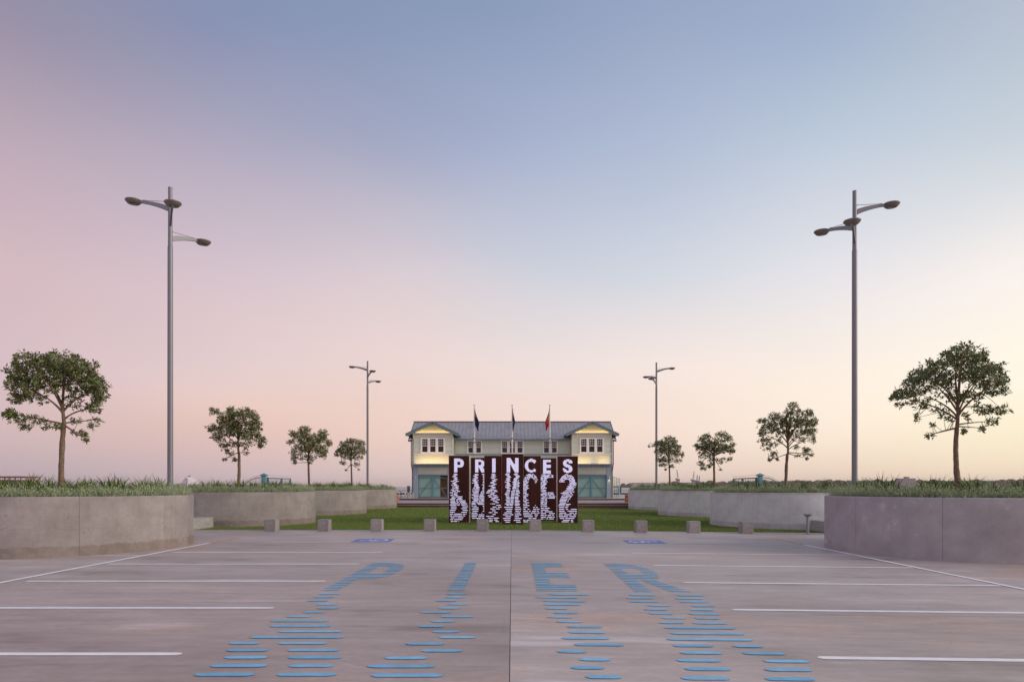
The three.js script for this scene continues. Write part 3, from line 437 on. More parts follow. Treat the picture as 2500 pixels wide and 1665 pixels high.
makeTree(PLANTERS[6], 'spreading tree in the third right planter', 907, 41.2, 1500, 860, S2, [800, 1058], [796, 850], 0.0, [[740, 668, 42, 26], [850, 660, 50, 32], [690, 690, 36, 26], [800, 720, 105, 44], [910, 690, 40, 32], [950, 740, 30, 26], [660, 740, 30, 20], [720, 760, 66, 40], [880, 770, 76, 40], [940, 790, 30, 26], [800, 790, 86, 34, 0.7], [690, 820, 40, 36, 0.6], [750, 840, 56, 40, 0.4], [870, 860, 46, 30, 0.5], [920, 850, 26, 20, 0.8], [690, 890, 36, 30, 0.7], [710, 930, 30, 17], [750, 910, 26, 17, 0.7], [850, 935, 15, 10], [780, 900, 26, 26, 0.4]]);
makeTree(PLANTERS[7], 'smallest tree on the right, in the rearmost right planter before a lamp post', 908, 51.9, 1500, 860, S2, [445, 1058], [440, 910], 0.0, [[440, 690, 46, 26], [480, 710, 30, 26], [390, 720, 46, 30], [340, 720, 30, 20], [320, 745, 26, 12], [440, 750, 86, 40], [510, 760, 30, 30], [380, 790, 66, 40], [480, 810, 66, 36], [540, 820, 22, 26], [370, 850, 46, 36, 0.6], [420, 850, 56, 36, 0.5], [510, 870, 36, 26, 0.6], [390, 900, 40, 20, 0.8], [460, 910, 26, 17, 0.8], [410, 935, 9, 6]]);

// ---------------------------------------------------------------- lamp posts
const poleMat = std(s3(132, 131, 138), 0.45, { metalness: 0.35 }), lampMat = std(s3(132, 122, 116), 0.5, { metalness: 0.2 }), lampGlass = std(s3(150, 146, 140), 0.25), darkGap = std(rgb(0.02, 0.02, 0.02), 0.7);
function makeLampPost() {
  const t = thing('lamp_post', '', 'street lamp', 'tall three-armed lamp posts');
  part(t, 'base_plate', merge([cyl(0.2, 0.2, 0.025, 20), cyl(0.12, 0.105, 0.2, 20, 0, 0.025, 0)]), poleMat);
  part(t, 'pole', merge([cyl(0.1, 0.088, 10.12, 24), cyl(0.088, 0.076, 0.05, 24, 0, 10.12, 0)]), poleMat);
  part(t, 'upper_pole', merge([cyl(0.076, 0.07, 2.06, 24, 0, 10.17, 0), cyl(0.074, 0.074, 0.015, 24, 0, 12.23, 0)]), poleMat);
  for (const [deg, y] of [[180, 11.5], [60, 10.95], [-60, 10.45]]) {
    const arm = new THREE.Group(); arm.name = 'arm'; arm.rotation.y = -deg * Math.PI / 180; t.add(arm);              // local +x is outwards
    const sh = new THREE.Shape(); sh.moveTo(0.06, y - 0.1); sh.quadraticCurveTo(0.55, y + 0.13, 1.08, y + 0.2); sh.lineTo(1.08, y + 0.27); sh.quadraticCurveTo(0.5, y + 0.24, 0.06, y + 0.075); sh.closePath();
    const g = new THREE.ExtrudeGeometry(sh, { depth: 0.05, bevelEnabled: true, bevelThickness: 0.008, bevelSize: 0.008, bevelSegments: 2, curveSegments: 10 }); g.translate(0, 0, -0.025); part(arm, 'bracket', g, poleMat);
    part(arm, 'tie_rod', merge([bar(V(0.05, y + 0.24, 0), V(0.95, y + 0.285, 0), 0.009, 6), cyl(0.022, 0.022, 0.05, 8, 0.08, y + 0.215, 0), box(0.9, 1.0, y + 0.255, y + 0.3, -0.015, 0.015)]), poleMat);
    const dish = new THREE.LatheGeometry([[0.001, 0.1], [0.2, 0.1], [0.272, 0.085], [0.282, 0.07], [0.272, 0.045], [0.2, -0.035], [0.15, -0.045], [0.001, -0.045]].map(([a, b]) => new THREE.Vector2(a, b)), 32); dish.translate(1.31, y + 0.21, 0);
    const lum = part(arm, 'luminaire', dish, lampMat);
    const lens = new THREE.BoxGeometry(0.2, 0.012, 0.12); lens.translate(1.31, y + 0.158, 0); part(arm, 'lamp_lens', lens, lampGlass);
    part(arm, 'lens_bezel', merge([box(1.2, 1.42, y + 0.15, y + 0.166, 0.062, 0.074), box(1.2, 1.42, y + 0.15, y + 0.166, -0.074, -0.062)]), darkGap);
  }
  return t;
}
const lampPost = makeLampPost();
[[-12.18, 24.3, 0, 'tall grey lamp post behind the front left planter'], [-12.2, 57.6, 0, 'tall grey lamp post beside the rearmost left tree'], [12.21, 24.3, Math.PI, 'tall grey lamp post behind the front right planter'], [12.2, 57.6, Math.PI, 'tall grey lamp post carrying a camera, beside the rearmost right tree']].forEach(([x, z, a, label], i) => {
  const o = i ? lampPost.clone() : lampPost; if (i) { o.name = numbered('lamp_post'); o.userData = { ...lampPost.userData }; scene.add(o); }
  o.userData.label = label; o.position.set(x, groundY(x) - (z > 30 ? 0.06 : 0), -z); o.rotation.y = a;
});
{
  const t = thing('security_camera', 'white dome security camera on a bracket of the rear right lamp post', 'camera', null, [12.2, 5.1, -57.6]);
  const wm = std(s3(205, 205, 210), 0.4);
  part(t, 'bracket', tube([V(-0.08, -0.05, 0), V(-0.3, 0.1, 0), V(-0.5, 0.16, 0), V(-0.6, 0.08, 0), V(-0.62, 0.0, 0)], [0.03, 0.03, 0.03, 0.03, 0.03], 8), wm);
  const d = new THREE.SphereGeometry(0.13, 20, 14, 0, 6.283, 0, Math.PI * 0.62); d.translate(-0.62, -0.08, 0); part(t, 'housing', d, wm);
  const e = new THREE.SphereGeometry(0.11, 18, 10, 0, 6.283, Math.PI * 0.5, Math.PI * 0.5); e.translate(-0.62, -0.11, 0); part(t, 'dome', e, std(rgb(0.01, 0.01, 0.012), 0.1));
}

// ---------------------------------------------------------------- concrete blocks, seats, fountain
const blockMap = (() => { const S = 512, a = fbm(S, S, 4, 4, 4, 851), f = fbm(S, S, 90, 90, 2, 861); return [0, 1, 2].map((k) => new THREE.MeshStandardMaterial({ map: tex(S, S, (i) => { const v = [154, 160, 149][k] + a[i] * 12 + f[i] * 6; return [v, v - 8, v - 9]; }), roughness: 0.85 })); })();
const seatMat = new THREE.MeshStandardMaterial({ map: (() => { const S = 512, a = fbm(S, S, 4, 4, 4, 871), f = fbm(S, S, 90, 90, 2, 881); return tex(S, S, (i) => { const v = 168 + a[i] * 12 + f[i] * 6; return [v, v - 5, v - 9]; }); })(), roughness: 0.85 });
const blockGeo = new RoundedBoxGeometry(0.41, 0.43, 0.41, 3, 0.022);
const ord = ['first', 'second', 'third', 'fourth', 'fifth', 'sixth', 'seventh', 'eighth', 'ninth', 'tenth'];
for (let i = 0; i < 10; i++) {
  const x = -8.67 + i * 1.902, m = solo('concrete_block', blockGeo, blockMap[(i * 2) % 3], ord[i] + ' grey concrete block bollard from the left, at the lawn edge', 'bollard', 'concrete block bollards along the lawn');
  m.position.set(x, groundY(x) + 0.205, -24.62 + (i % 3) * 0.01); m.rotation.y = ((i * 37) % 5 - 2) * 0.006;
}
for (const s of [-1, 1]) {
  const y = groundY(s * 12), g = merge([rbox(-0.65, 0.65, 0, 0.43, -0.92, 0.92, 0.02)]);
  const m = solo('seat_wall', g, seatMat, 'low concrete seat wall between the front two planters on the ' + (s < 0 ? 'left' : 'right'), 'seat', 'low concrete seat walls'); m.position.set(s * 12.38, y - 0.02, -25.87);
}
{
  const x = 10.56, t = thing('drinking_fountain', 'slim steel drinking fountain with a shallow bowl before the right seat wall', 'fountain', null, [x, groundY(x), -24.35]);
  const st = std(s3(150, 156, 162), 0.35, { metalness: 0.7 });
  part(t, 'foot_plate', cyl(0.075, 0.075, 0.012, 20), st); part(t, 'pedestal', merge([cyl(0.047, 0.047, 0.64, 20, 0, 0.01, 0)]), st);
  part(t, 'bowl', new THREE.LatheGeometry([[0.045, 0.63], [0.07, 0.635], [0.145, 0.7], [0.155, 0.715], [0.15, 0.72], [0.11, 0.7], [0.001, 0.69]].map(([a, b]) => new THREE.Vector2(a, b)), 28), st);
  part(t, 'spout', tube([V(-0.09, 0.7, 0), V(-0.09, 0.75, 0), V(-0.07, 0.765, 0), V(-0.05, 0.755, 0)], [0.01, 0.01, 0.01, 0.008], 8), st);
  part(t, 'push_button', bar(V(-0.04, 0.6, 0), V(-0.09, 0.6, 0), 0.012, 10), st);
}

// ---------------------------------------------------------------- backlit letter panels
const corten = (() => { const S = 512, a = fbm(S, S, 5, 3, 4, 911), st = fbm(S, S, 60, 3, 3, 921), f = fbm(S, S, 120, 120, 2, 931); return new THREE.MeshStandardMaterial({ map: tex(S, S, (i) => { const v = 1 + a[i] * 0.16 + st[i] * 0.1 + f[i] * 0.1, w = smooth(0.3, 1, a[i]); return [66 * v + w * 9, 20 * v + w * 3, 15 * v]; }), roughness: 0.9 }); })();
const casingMat = std(s3(206, 198, 190), 0.5), diffuser = new THREE.MeshStandardMaterial({ color: rgb(0.05, 0.05, 0.06), roughness: 0.6, emissive: s3(214, 206, 240), emissiveIntensity: 1.12 });
function letterPanel(ch, x, z, ext, rowsTop, rows, side) {
  const [x0, x1, y0, y1] = ext, W = 0.91, H = 3.0, t = thing('letter_panel', 'tall rust brown steel panel with backlit cut-out letter ' + ch, 'sign', 'backlit letter panels on the lawn', [x, groundY(x) - 0.02, -z]);
  const X = (v) => clamp((v - x0) / (x1 - x0), 0.012, 0.988) * W - W / 2, Y = (v) => H * (1 - (v - y0) / (y1 - y0));
  const sh = new THREE.Shape([[-W / 2, 0], [W / 2, 0], [W / 2, H], [-W / 2, H]].map(([a, b]) => new THREE.Vector2(a, b)));
  const hole = (a, b, y, h) => { const xa = X(a), xb = X(b); if (xb - xa < 0.012) return; const yy = Y(y), hh = h / (y1 - y0) * H / 2, c = Math.min(hh * 0.6, (xb - xa) * 0.3), p = new THREE.Path(); [[xa + c, yy - hh], [xb - c, yy - hh], [xb, yy - hh + c * 0.7], [xb, yy + hh - c * 0.7], [xb - c, yy + hh], [xa + c, yy + hh], [xa, yy + hh - c * 0.7], [xa, yy - hh + c * 0.7]].forEach(([u, v], k) => (k ? p.lineTo(u, v) : p.moveTo(u, v))); p.closePath(); sh.holes.push(p); };
  for (const r of rowsTop) for (let k = 1; k < r.length; k += 2) hole(r[k], r[k + 1], r[0], 15);
  for (const r of rows) for (let k = 1; k < r.length; k += 2) hole(r[k], r[k + 1], r[0], r[0] > 780 ? 14.5 : 13);
  const g = new THREE.ExtrudeGeometry(sh, { depth: 0.008, bevelEnabled: false }); g.translate(0, 0, 0.002); planarUV(g, (a, b) => [a * 0.5 + x * 0.37, b * 0.33]); part(t, 'rusted_front_plate', g, corten);
  const d = 0.66; part(t, 'casing', merge([box(-W / 2 - 0.006, -W / 2 + 0.01, 0, H + 0.018, -d, 0), box(W / 2 - 0.01, W / 2 + 0.006, 0, H + 0.018, -d, 0), box(-W / 2 + 0.01, W / 2 - 0.01, H, H + 0.018, -d, 0), box(-W / 2 + 0.01, W / 2 - 0.01, 0, 0.03, -d, 0), box(-W / 2 + 0.01, W / 2 - 0.01, 0.03, H, -d, -d + 0.02)]), casingMat);
  part(t, 'light_diffuser', box(-W / 2 + 0.012, W / 2 - 0.012, 0.035, H - 0.005, -0.035, -0.02), diffuser);
}
const stem = (ys, ...runs) => ys.map((y) => [y, ...runs]);
const seq = (a, b, st) => { const o = []; for (let y = a; y <= b + 0.1; y += st) o.push(y); return o; };
letterPanel('P', -2.377, 30.6, [52, 495, 45, 1520], [[112, 165, 300], [130, 165, 342], [148, 165, 360], [166, 165, 372], [184, 165, 238, 295, 378], [202, 165, 238, 302, 380], [220, 165, 238, 302, 380], [238, 165, 238, 295, 376], [256, 165, 372], [274, 165, 362], [292, 165, 340], ...stem(seq(310, 400, 18), 165, 238)],
  [[445, 157, 232], [463, 168, 240], [484, 147, 217], [504, 126, 197], [524, 168, 240], [545, 157, 230], [565, 178, 248], [585, 147, 220], [606, 93, 168, 198, 268], [626, 157, 228], [646, 126, 198], [666, 147, 217], [686, 106, 147, 166, 237], [704, 157, 226, 246, 260], [726, 126, 165, 198, 268], [746, 178, 247], [766, 126, 187, 197, 268], [797, 94, 168, 187, 258], [826, 126, 198, 226, 298], [857, 73, 147, 164, 248], [887, 116, 137, 157, 228], [916, 83, 135, 146, 158, 168, 248], [947, 116, 178, 197, 350], [977, 106, 198, 246, 340], [1007, 73, 187, 217, 348], [1037, 93, 187, 207, 248, 275, 416], [1067, 83, 198, 226, 268, 297, 416], [1098, 93, 248, 265, 297, 315, 447], [1128, 73, 217, 235, 287, 325, 416, 435, 457], [1168, 93, 217, 345, 467], [1208, 93, 217, 325, 447], [1248, 73, 197, 355, 467], [1288, 73, 177, 325, 445], [1328, 73, 145, 165, 337, 355, 405, 417, 437], [1368, 73, 127, 145, 347, 363, 407], [1408, 93, 177, 203, 217, 245, 368], [1449, 83, 146, 165, 347], [1489, 93, 155, 166, 235, 262, 276]]);
letterPanel('R', -1.518, 32.7, [40, 467, 92, 1475], [[137, 135, 270], [155, 135, 310], [173, 135, 335], [191, 135, 210, 265, 352], [209, 135, 210, 275, 358], [227, 135, 210, 275, 358], [245, 135, 210, 262, 352], [263, 135, 340], [281, 135, 325], [299, 135, 310], [317, 135, 210, 225, 320], [335, 135, 210, 235, 332], [353, 135, 210, 245, 342], [371, 135, 210, 255, 354], [389, 135, 210, 265, 366], [407, 135, 210, 275, 378]],
  [[455, 122, 206, 287, 370], [473, 133, 213, 306, 380], [493, 92, 172, 325, 400], [513, 122, 192, 306, 385], [532, 133, 203, 318, 390], [552, 83, 172, 187, 198, 328, 400], [571, 112, 172, 306, 380], [591, 73, 162, 187, 213, 330, 400], [610, 92, 182, 318, 395], [630, 112, 203, 306, 380], [650, 63, 103, 115, 182, 322, 390], [668, 122, 203, 330, 400], [688, 122, 213, 285, 370], [708, 112, 213, 315, 390], [728, 122, 213, 325, 400], [747, 103, 123, 150, 242, 306, 400], [767, 92, 130, 145, 222, 297, 395], [795, 73, 87, 103, 232, 306, 400], [825, 73, 103, 122, 222, 287, 390], [855, 83, 213, 265, 295, 306, 400], [884, 92, 213, 255, 395], [913, 57, 170, 183, 213, 237, 318, 335, 420], [942, 103, 217, 232, 400], [972, 58, 92, 104, 200, 220, 410], [1000, 83, 222, 236, 405], [1029, 103, 200, 218, 240, 265, 420], [1058, 73, 200, 218, 400], [1088, 58, 145, 170, 318, 330, 410], [1118, 58, 152, 198, 400], [1156, 58, 92, 110, 172, 306, 400], [1194, 80, 213, 315, 410], [1233, 58, 213, 322, 420], [1272, 80, 203, 306, 400], [1310, 58, 183, 283, 297, 340, 430], [1350, 58, 200, 217, 400], [1389, 58, 172, 207, 420], [1428, 70, 130, 142, 268, 293, 400]]);
letterPanel('I', -0.79, 30.6, [333, 776, 45, 1510], stem(seq(112, 400, 18), 503, 582),
  [[442, 494, 570], [462, 503, 580], [482, 485, 560], [502, 515, 592], [522, 475, 550], [543, 494, 570], [563, 552, 622], [583, 503, 578], [603, 515, 592], [624, 475, 550], [644, 463, 558], [664, 524, 603], [685, 494, 570], [704, 433, 520], [724, 485, 570], [744, 506, 582], [766, 465, 550], [795, 414, 520, 527, 600], [825, 395, 500, 516, 528, 545, 622], [855, 374, 452, 475, 572], [885, 466, 550], [914, 414, 492, 515, 612], [945, 433, 510, 536, 640], [975, 495, 600, 617, 630], [1005, 475, 570, 597, 672], [1037, 525, 612], [1067, 575, 652], [1096, 465, 480, 495, 572], [1126, 595, 692], [1166, 515, 600, 635, 710], [1206, 465, 560, 585, 672], [1246, 503, 582], [1287, 433, 510, 545, 622], [1328, 515, 582], [1368, 374, 450, 466, 540], [1408, 414, 492, 506, 520, 536, 652], [1448, 444, 520, 545, 622], [1480, 437, 510, 577, 652]]);
letterPanel('N', 0.024, 29.0, [42, 490, 35, 1525], seq(124, 412, 18).map((y) => { const xr = 222 + (y - 118) * 96 / 162, xl = Math.max(142, 217 + (y - 245) * 93 / 170); return y < 245 ? (xr > 312 ? [y, 142, 392] : [y, 142, xr, 318, 392]) : xl < 225 ? [y, 142, 392] : [y, 142, 217, xl, 392]; }),
  [[447, 132, 206, 308, 382], [466, 112, 196, 290, 372], [487, 132, 206, 318, 400], [507, 152, 222, 338, 420], [526, 162, 236, 328, 402], [546, 132, 206, 298, 390], [565, 142, 216, 288, 368], [585, 122, 206, 288, 358, 382, 400], [605, 152, 226, 288, 366, 374, 390], [625, 102, 186, 260, 350, 365, 400], [645, 142, 206, 288, 350, 365, 420], [664, 142, 216, 268, 390], [684, 122, 206, 278, 350, 368, 400], [703, 152, 236, 288, 355, 365, 412], [723, 112, 196, 268, 340, 350, 402], [743, 122, 206, 268, 342], [762, 152, 222, 260, 352, 358, 390], [792, 142, 216, 268, 325, 338, 400], [822, 142, 216, 238, 316, 330, 412], [851, 120, 206, 238, 316, 330, 420], [880, 102, 170, 178, 196, 238, 308, 320, 390], [910, 120, 192, 232, 305, 316, 332, 346, 412], [940, 130, 205, 228, 300, 314, 390], [968, 138, 212, 222, 298, 314, 390], [998, 120, 212, 220, 292, 314, 390], [1028, 138, 212, 230, 282, 314, 420], [1057, 130, 212, 218, 292, 314, 400], [1087, 108, 282, 314, 420], [1116, 138, 200, 210, 272, 314, 392, 396, 408], [1156, 90, 272, 324, 428], [1195, 118, 262, 314, 442], [1234, 138, 252, 324, 398, 414, 438], [1273, 98, 252, 314, 330, 346, 428], [1313, 68, 170, 178, 194, 206, 282, 314, 448], [1352, 118, 232, 314, 398], [1391, 68, 222, 314, 458], [1431, 88, 222, 294, 424], [1470, 118, 212, 342, 438]]);
letterPanel('C', 0.836, 30.6, [-38, 405, 45, 1510], [[112, 168, 228], [130, 128, 275], [148, 105, 302], [166, 88, 190, 200, 302], [184, 76, 150, 232, 290], [202, 66, 138, 255, 275], [220, 60, 132], [238, 56, 130], [256, 55, 130], [274, 56, 130], [292, 60, 134], [310, 66, 140], [328, 76, 150, 255, 272], [346, 88, 170, 240, 296], [364, 105, 298], [382, 122, 292], [400, 170, 225]],
  [[443, 125, 190, 215, 252], [463, 85, 230, 248, 270], [483, 105, 122, 133, 235, 255, 300], [503, 55, 75, 95, 235, 265, 312], [523, 55, 127, 140, 178, 205, 320], [545, 35, 90, 107, 160, 235, 270, 300, 322], [565, 70, 105, 118, 148, 275, 298, 318, 342], [585, 5, 105, 262, 275, 295, 322], [606, -10, 107, 115, 142, 282, 322], [627, 0, 55, 75, 130, 277, 302], [648, -15, 120], [668, -10, 88], [688, 5, 98, 107, 140], [708, 0, 70, 85, 120], [728, -20, 45, 60, 118], [748, 0, 62, 72, 90, 97, 148], [768, 0, 118], [797, 15, 97], [827, -10, 97], [857, 5, 97], [887, -15, 37, 55, 137], [917, 5, 127], [947, -10, 87], [977, 0, 97], [1008, -20, 45, 65, 135], [1038, 0, 97], [1067, 52, 146], [1098, 5, 52, 72, 106], [1129, 0, 157, 278, 295], [1170, -10, 115, 240, 275, 300, 338], [1209, 0, 75, 118, 157, 240, 310, 322, 377], [1250, -20, 125, 150, 187, 218, 304, 320, 357], [1290, 0, 157, 187, 295, 312, 325, 333, 377], [1330, -10, 216, 268, 345], [1370, 38, 232, 278, 324], [1411, 138, 205, 228, 304], [1450, 0, 57, 68, 80, 98, 205, 240, 345], [1482, 5, 130, 170, 300]]);
letterPanel('E', 1.667, 32.7, [330, 745, 92, 1475], [...stem(seq(137, 190, 18), 455, 627), ...stem([191, 209, 227], 455, 530), ...stem([245, 263, 281, 299], 455, 627), ...stem([317, 335, 353], 455, 530), ...stem([371, 389, 407, 425], 455, 627)].filter((r, i, a) => a.findIndex((q) => q[0] === r[0]) === i),
  [[455, 435, 515, 557, 637], [475, 415, 435, 455, 600, 640, 682], [495, 425, 595, 632, 680], [515, 370, 445, 470, 630, 642, 682], [535, 380, 470, 475, 565], [553, 370, 460, 480, 530], [573, 375, 455, 465, 538], [593, 440, 515], [612, 370, 420, 440, 500, 515, 557], [632, 380, 510], [652, 375, 432, 462, 538], [672, 370, 445, 455, 528], [690, 380, 418, 435, 508], [710, 375, 492], [730, 385, 462, 475, 508], [750, 370, 430, 445, 538], [768, 380, 488], [797, 375, 415, 428, 528], [827, 413, 518], [857, 442, 545, 558, 682], [885, 370, 535, 550, 592, 610, 692], [914, 380, 468, 492, 545, 568, 640, 665, 700], [944, 375, 412, 442, 527, 550, 565, 588, 725], [973, 412, 495, 512, 553, 570, 712], [1002, 370, 416, 432, 468, 492, 538], [1031, 380, 478, 492, 545], [1061, 370, 495, 512, 545], [1090, 375, 462, 490, 538], [1119, 365, 538], [1158, 380, 446, 462, 545], [1198, 370, 475, 492, 603], [1236, 413, 573], [1275, 380, 457, 492, 662], [1315, 370, 522, 588, 712], [1353, 375, 475, 492, 535, 557, 632, 655, 692], [1392, 365, 524, 548, 662, 675, 712], [1431, 380, 465, 492, 505, 528, 565, 587, 692]]);
letterPanel('S', 2.498, 30.6, [57, 500, 48, 1525], [[120, 248, 320], [138, 205, 365], [156, 188, 378], [174, 178, 262, 295, 382], [192, 176, 252, 305, 384], [210, 176, 258], [228, 180, 295], [246, 190, 332], [264, 206, 356], [282, 232, 370], [300, 285, 380], [318, 172, 215, 302, 383], [336, 174, 245, 305, 384], [354, 180, 260, 298, 380], [372, 190, 370], [390, 205, 356], [406, 245, 312]],
  [[448, 220, 285], [468, 190, 233, 252, 303, 314, 366], [488, 157, 245, 268, 385], [510, 143, 255, 262, 300, 318, 360, 372, 415], [530, 130, 268, 300, 415], [550, 115, 173, 200, 335, 352, 425], [570, 105, 222, 302, 345, 358, 438], [590, 90, 116, 135, 187, 320, 438], [610, 98, 215, 320, 340, 362, 438], [630, 318, 458], [650, 330, 478], [671, 300, 450], [691, 320, 362, 392, 467], [712, 268, 412], [732, 288, 388, 410, 447], [752, 248, 412], [773, 258, 365, 380, 415], [802, 228, 405], [832, 178, 370, 382, 427], [862, 128, 303, 330, 375], [892, 168, 343, 360, 396], [922, 148, 183, 198, 215, 232, 375], [953, 138, 295, 318, 356], [984, 118, 275, 298, 335], [1014, 108, 267, 290, 305], [1044, 98, 246, 270, 297], [1075, 108, 245], [1105, 88, 225, 240, 345], [1135, 78, 213, 232, 305], [1175, 88, 203, 218, 287], [1216, 88, 203, 238, 286, 348, 478], [1255, 88, 213, 275, 478], [1296, 98, 245, 318, 414, 438, 478], [1335, 88, 173, 198, 366, 400, 467], [1376, 88, 286, 318, 458], [1416, 107, 205, 228, 427], [1456, 178, 325, 347, 395], [1490, 148, 304, 347, 405]]);

// ---------------------------------------------------------------- timber terrace before the building
const woodTex = (r, g, b, amt, seed) => { const a = fbm(512, 128, 4, 30, 4, seed), f = fbm(512, 128, 30, 60, 2, seed + 5); return tex(512, 128, (i) => { const v = 1 + a[i] * amt + f[i] * amt * 0.6; return [r * v, g * v, b * v]; }); };
const boardMats = [[104, 70, 52], [84, 48, 42], [116, 78, 58], [94, 56, 46]].map(([r, g, b], k) => new THREE.MeshStandardMaterial({ map: woodTex(r, g, b, 0.14, 1001 + k * 9), roughness: 0.8 }));
const greyDeck = new THREE.MeshStandardMaterial({ map: woodTex(168, 154, 156, 0.1, 1051), roughness: 0.75 });
{
  const t = struct('timber_terrace', null, null, 'low timber steps and grey deck before the pier building');
  const r = rng(77), run = (y0, y1, z) => { let x = -13; while (x < 13) { const L = 2.2 + r() * 2.6, e = Math.min(13, x + L); part(t, 'fascia_board', planarUV(rbox(x + 0.004, e - 0.004, y0, y1, z - 0.045, z, 0.006, 1), (a, b) => [a / 2, b * 3]), boardMats[Math.floor(r() * 4)]); x = e; } };
  run(-0.13, 0.115, -53.4); run(0.145, 0.275, -53.86); run(0.3, 0.44, -65);
  const planks = []; for (let z = -53.4; z > -53.85; z -= 0.15) planks.push(rbox(-13, 13, 0.115, 0.14, z - 0.145, z, 0.005, 1));
  for (let z = -53.84; z > -65.2; z -= 0.145) planks.push(rbox(-13, 13, 0.275, 0.3, z - 0.14, z, 0.005, 1));
  const g = merge(planks); planarUV(g, (x, y, z) => [x / 3, z / 0.6]); const m = part(t, 'deck_planks', g, greyDeck); m.userData.kind = 'stuff';
  part(t, 'frame', box(-12.95, 12.95, -0.2, 0.1, -65.2, -53.5), std(rgb(0.03, 0.025, 0.02), 0.9));
  for (const s of [-1, 1]) {
    const b = thing('timber_seat', 'warm brown timber plank seat block at the ' + (s < 0 ? 'left' : 'right') + ' end of the terrace', 'seat', 'timber seat blocks on the terrace', [s * 9.96, 0.3, -57.2]);
    const bm = [[172, 112, 74], [160, 98, 66], [182, 122, 84]].map(([p, q, w], k) => new THREE.MeshStandardMaterial({ map: woodTex(p, q, w, 0.12, 1071 + k * 7), roughness: 0.75 }));
    for (let k = 0; k < 5; k++) part(b, 'plank', rbox(-0.42, 0.42, k * 0.125, k * 0.125 + 0.118, -0.5, 0.5, 0.008, 1), bm[(k * 2 + (s > 0 ? 1 : 0)) % 3]);
  }
}
struct('promenade', planarUV(box(-90, 90, -1.5, 0.45, -100, -65.05), (x, y, z) => [x / TILE, z / TILE]), floorMats[2], 'pale paved promenade round the pier building');
struct('wharf_edge', box(-90, 90, 0.1, 0.66, -100.45, -100.02), std(rgb(0.05, 0.045, 0.045), 0.85), 'dark timber edge beam of the wharf');

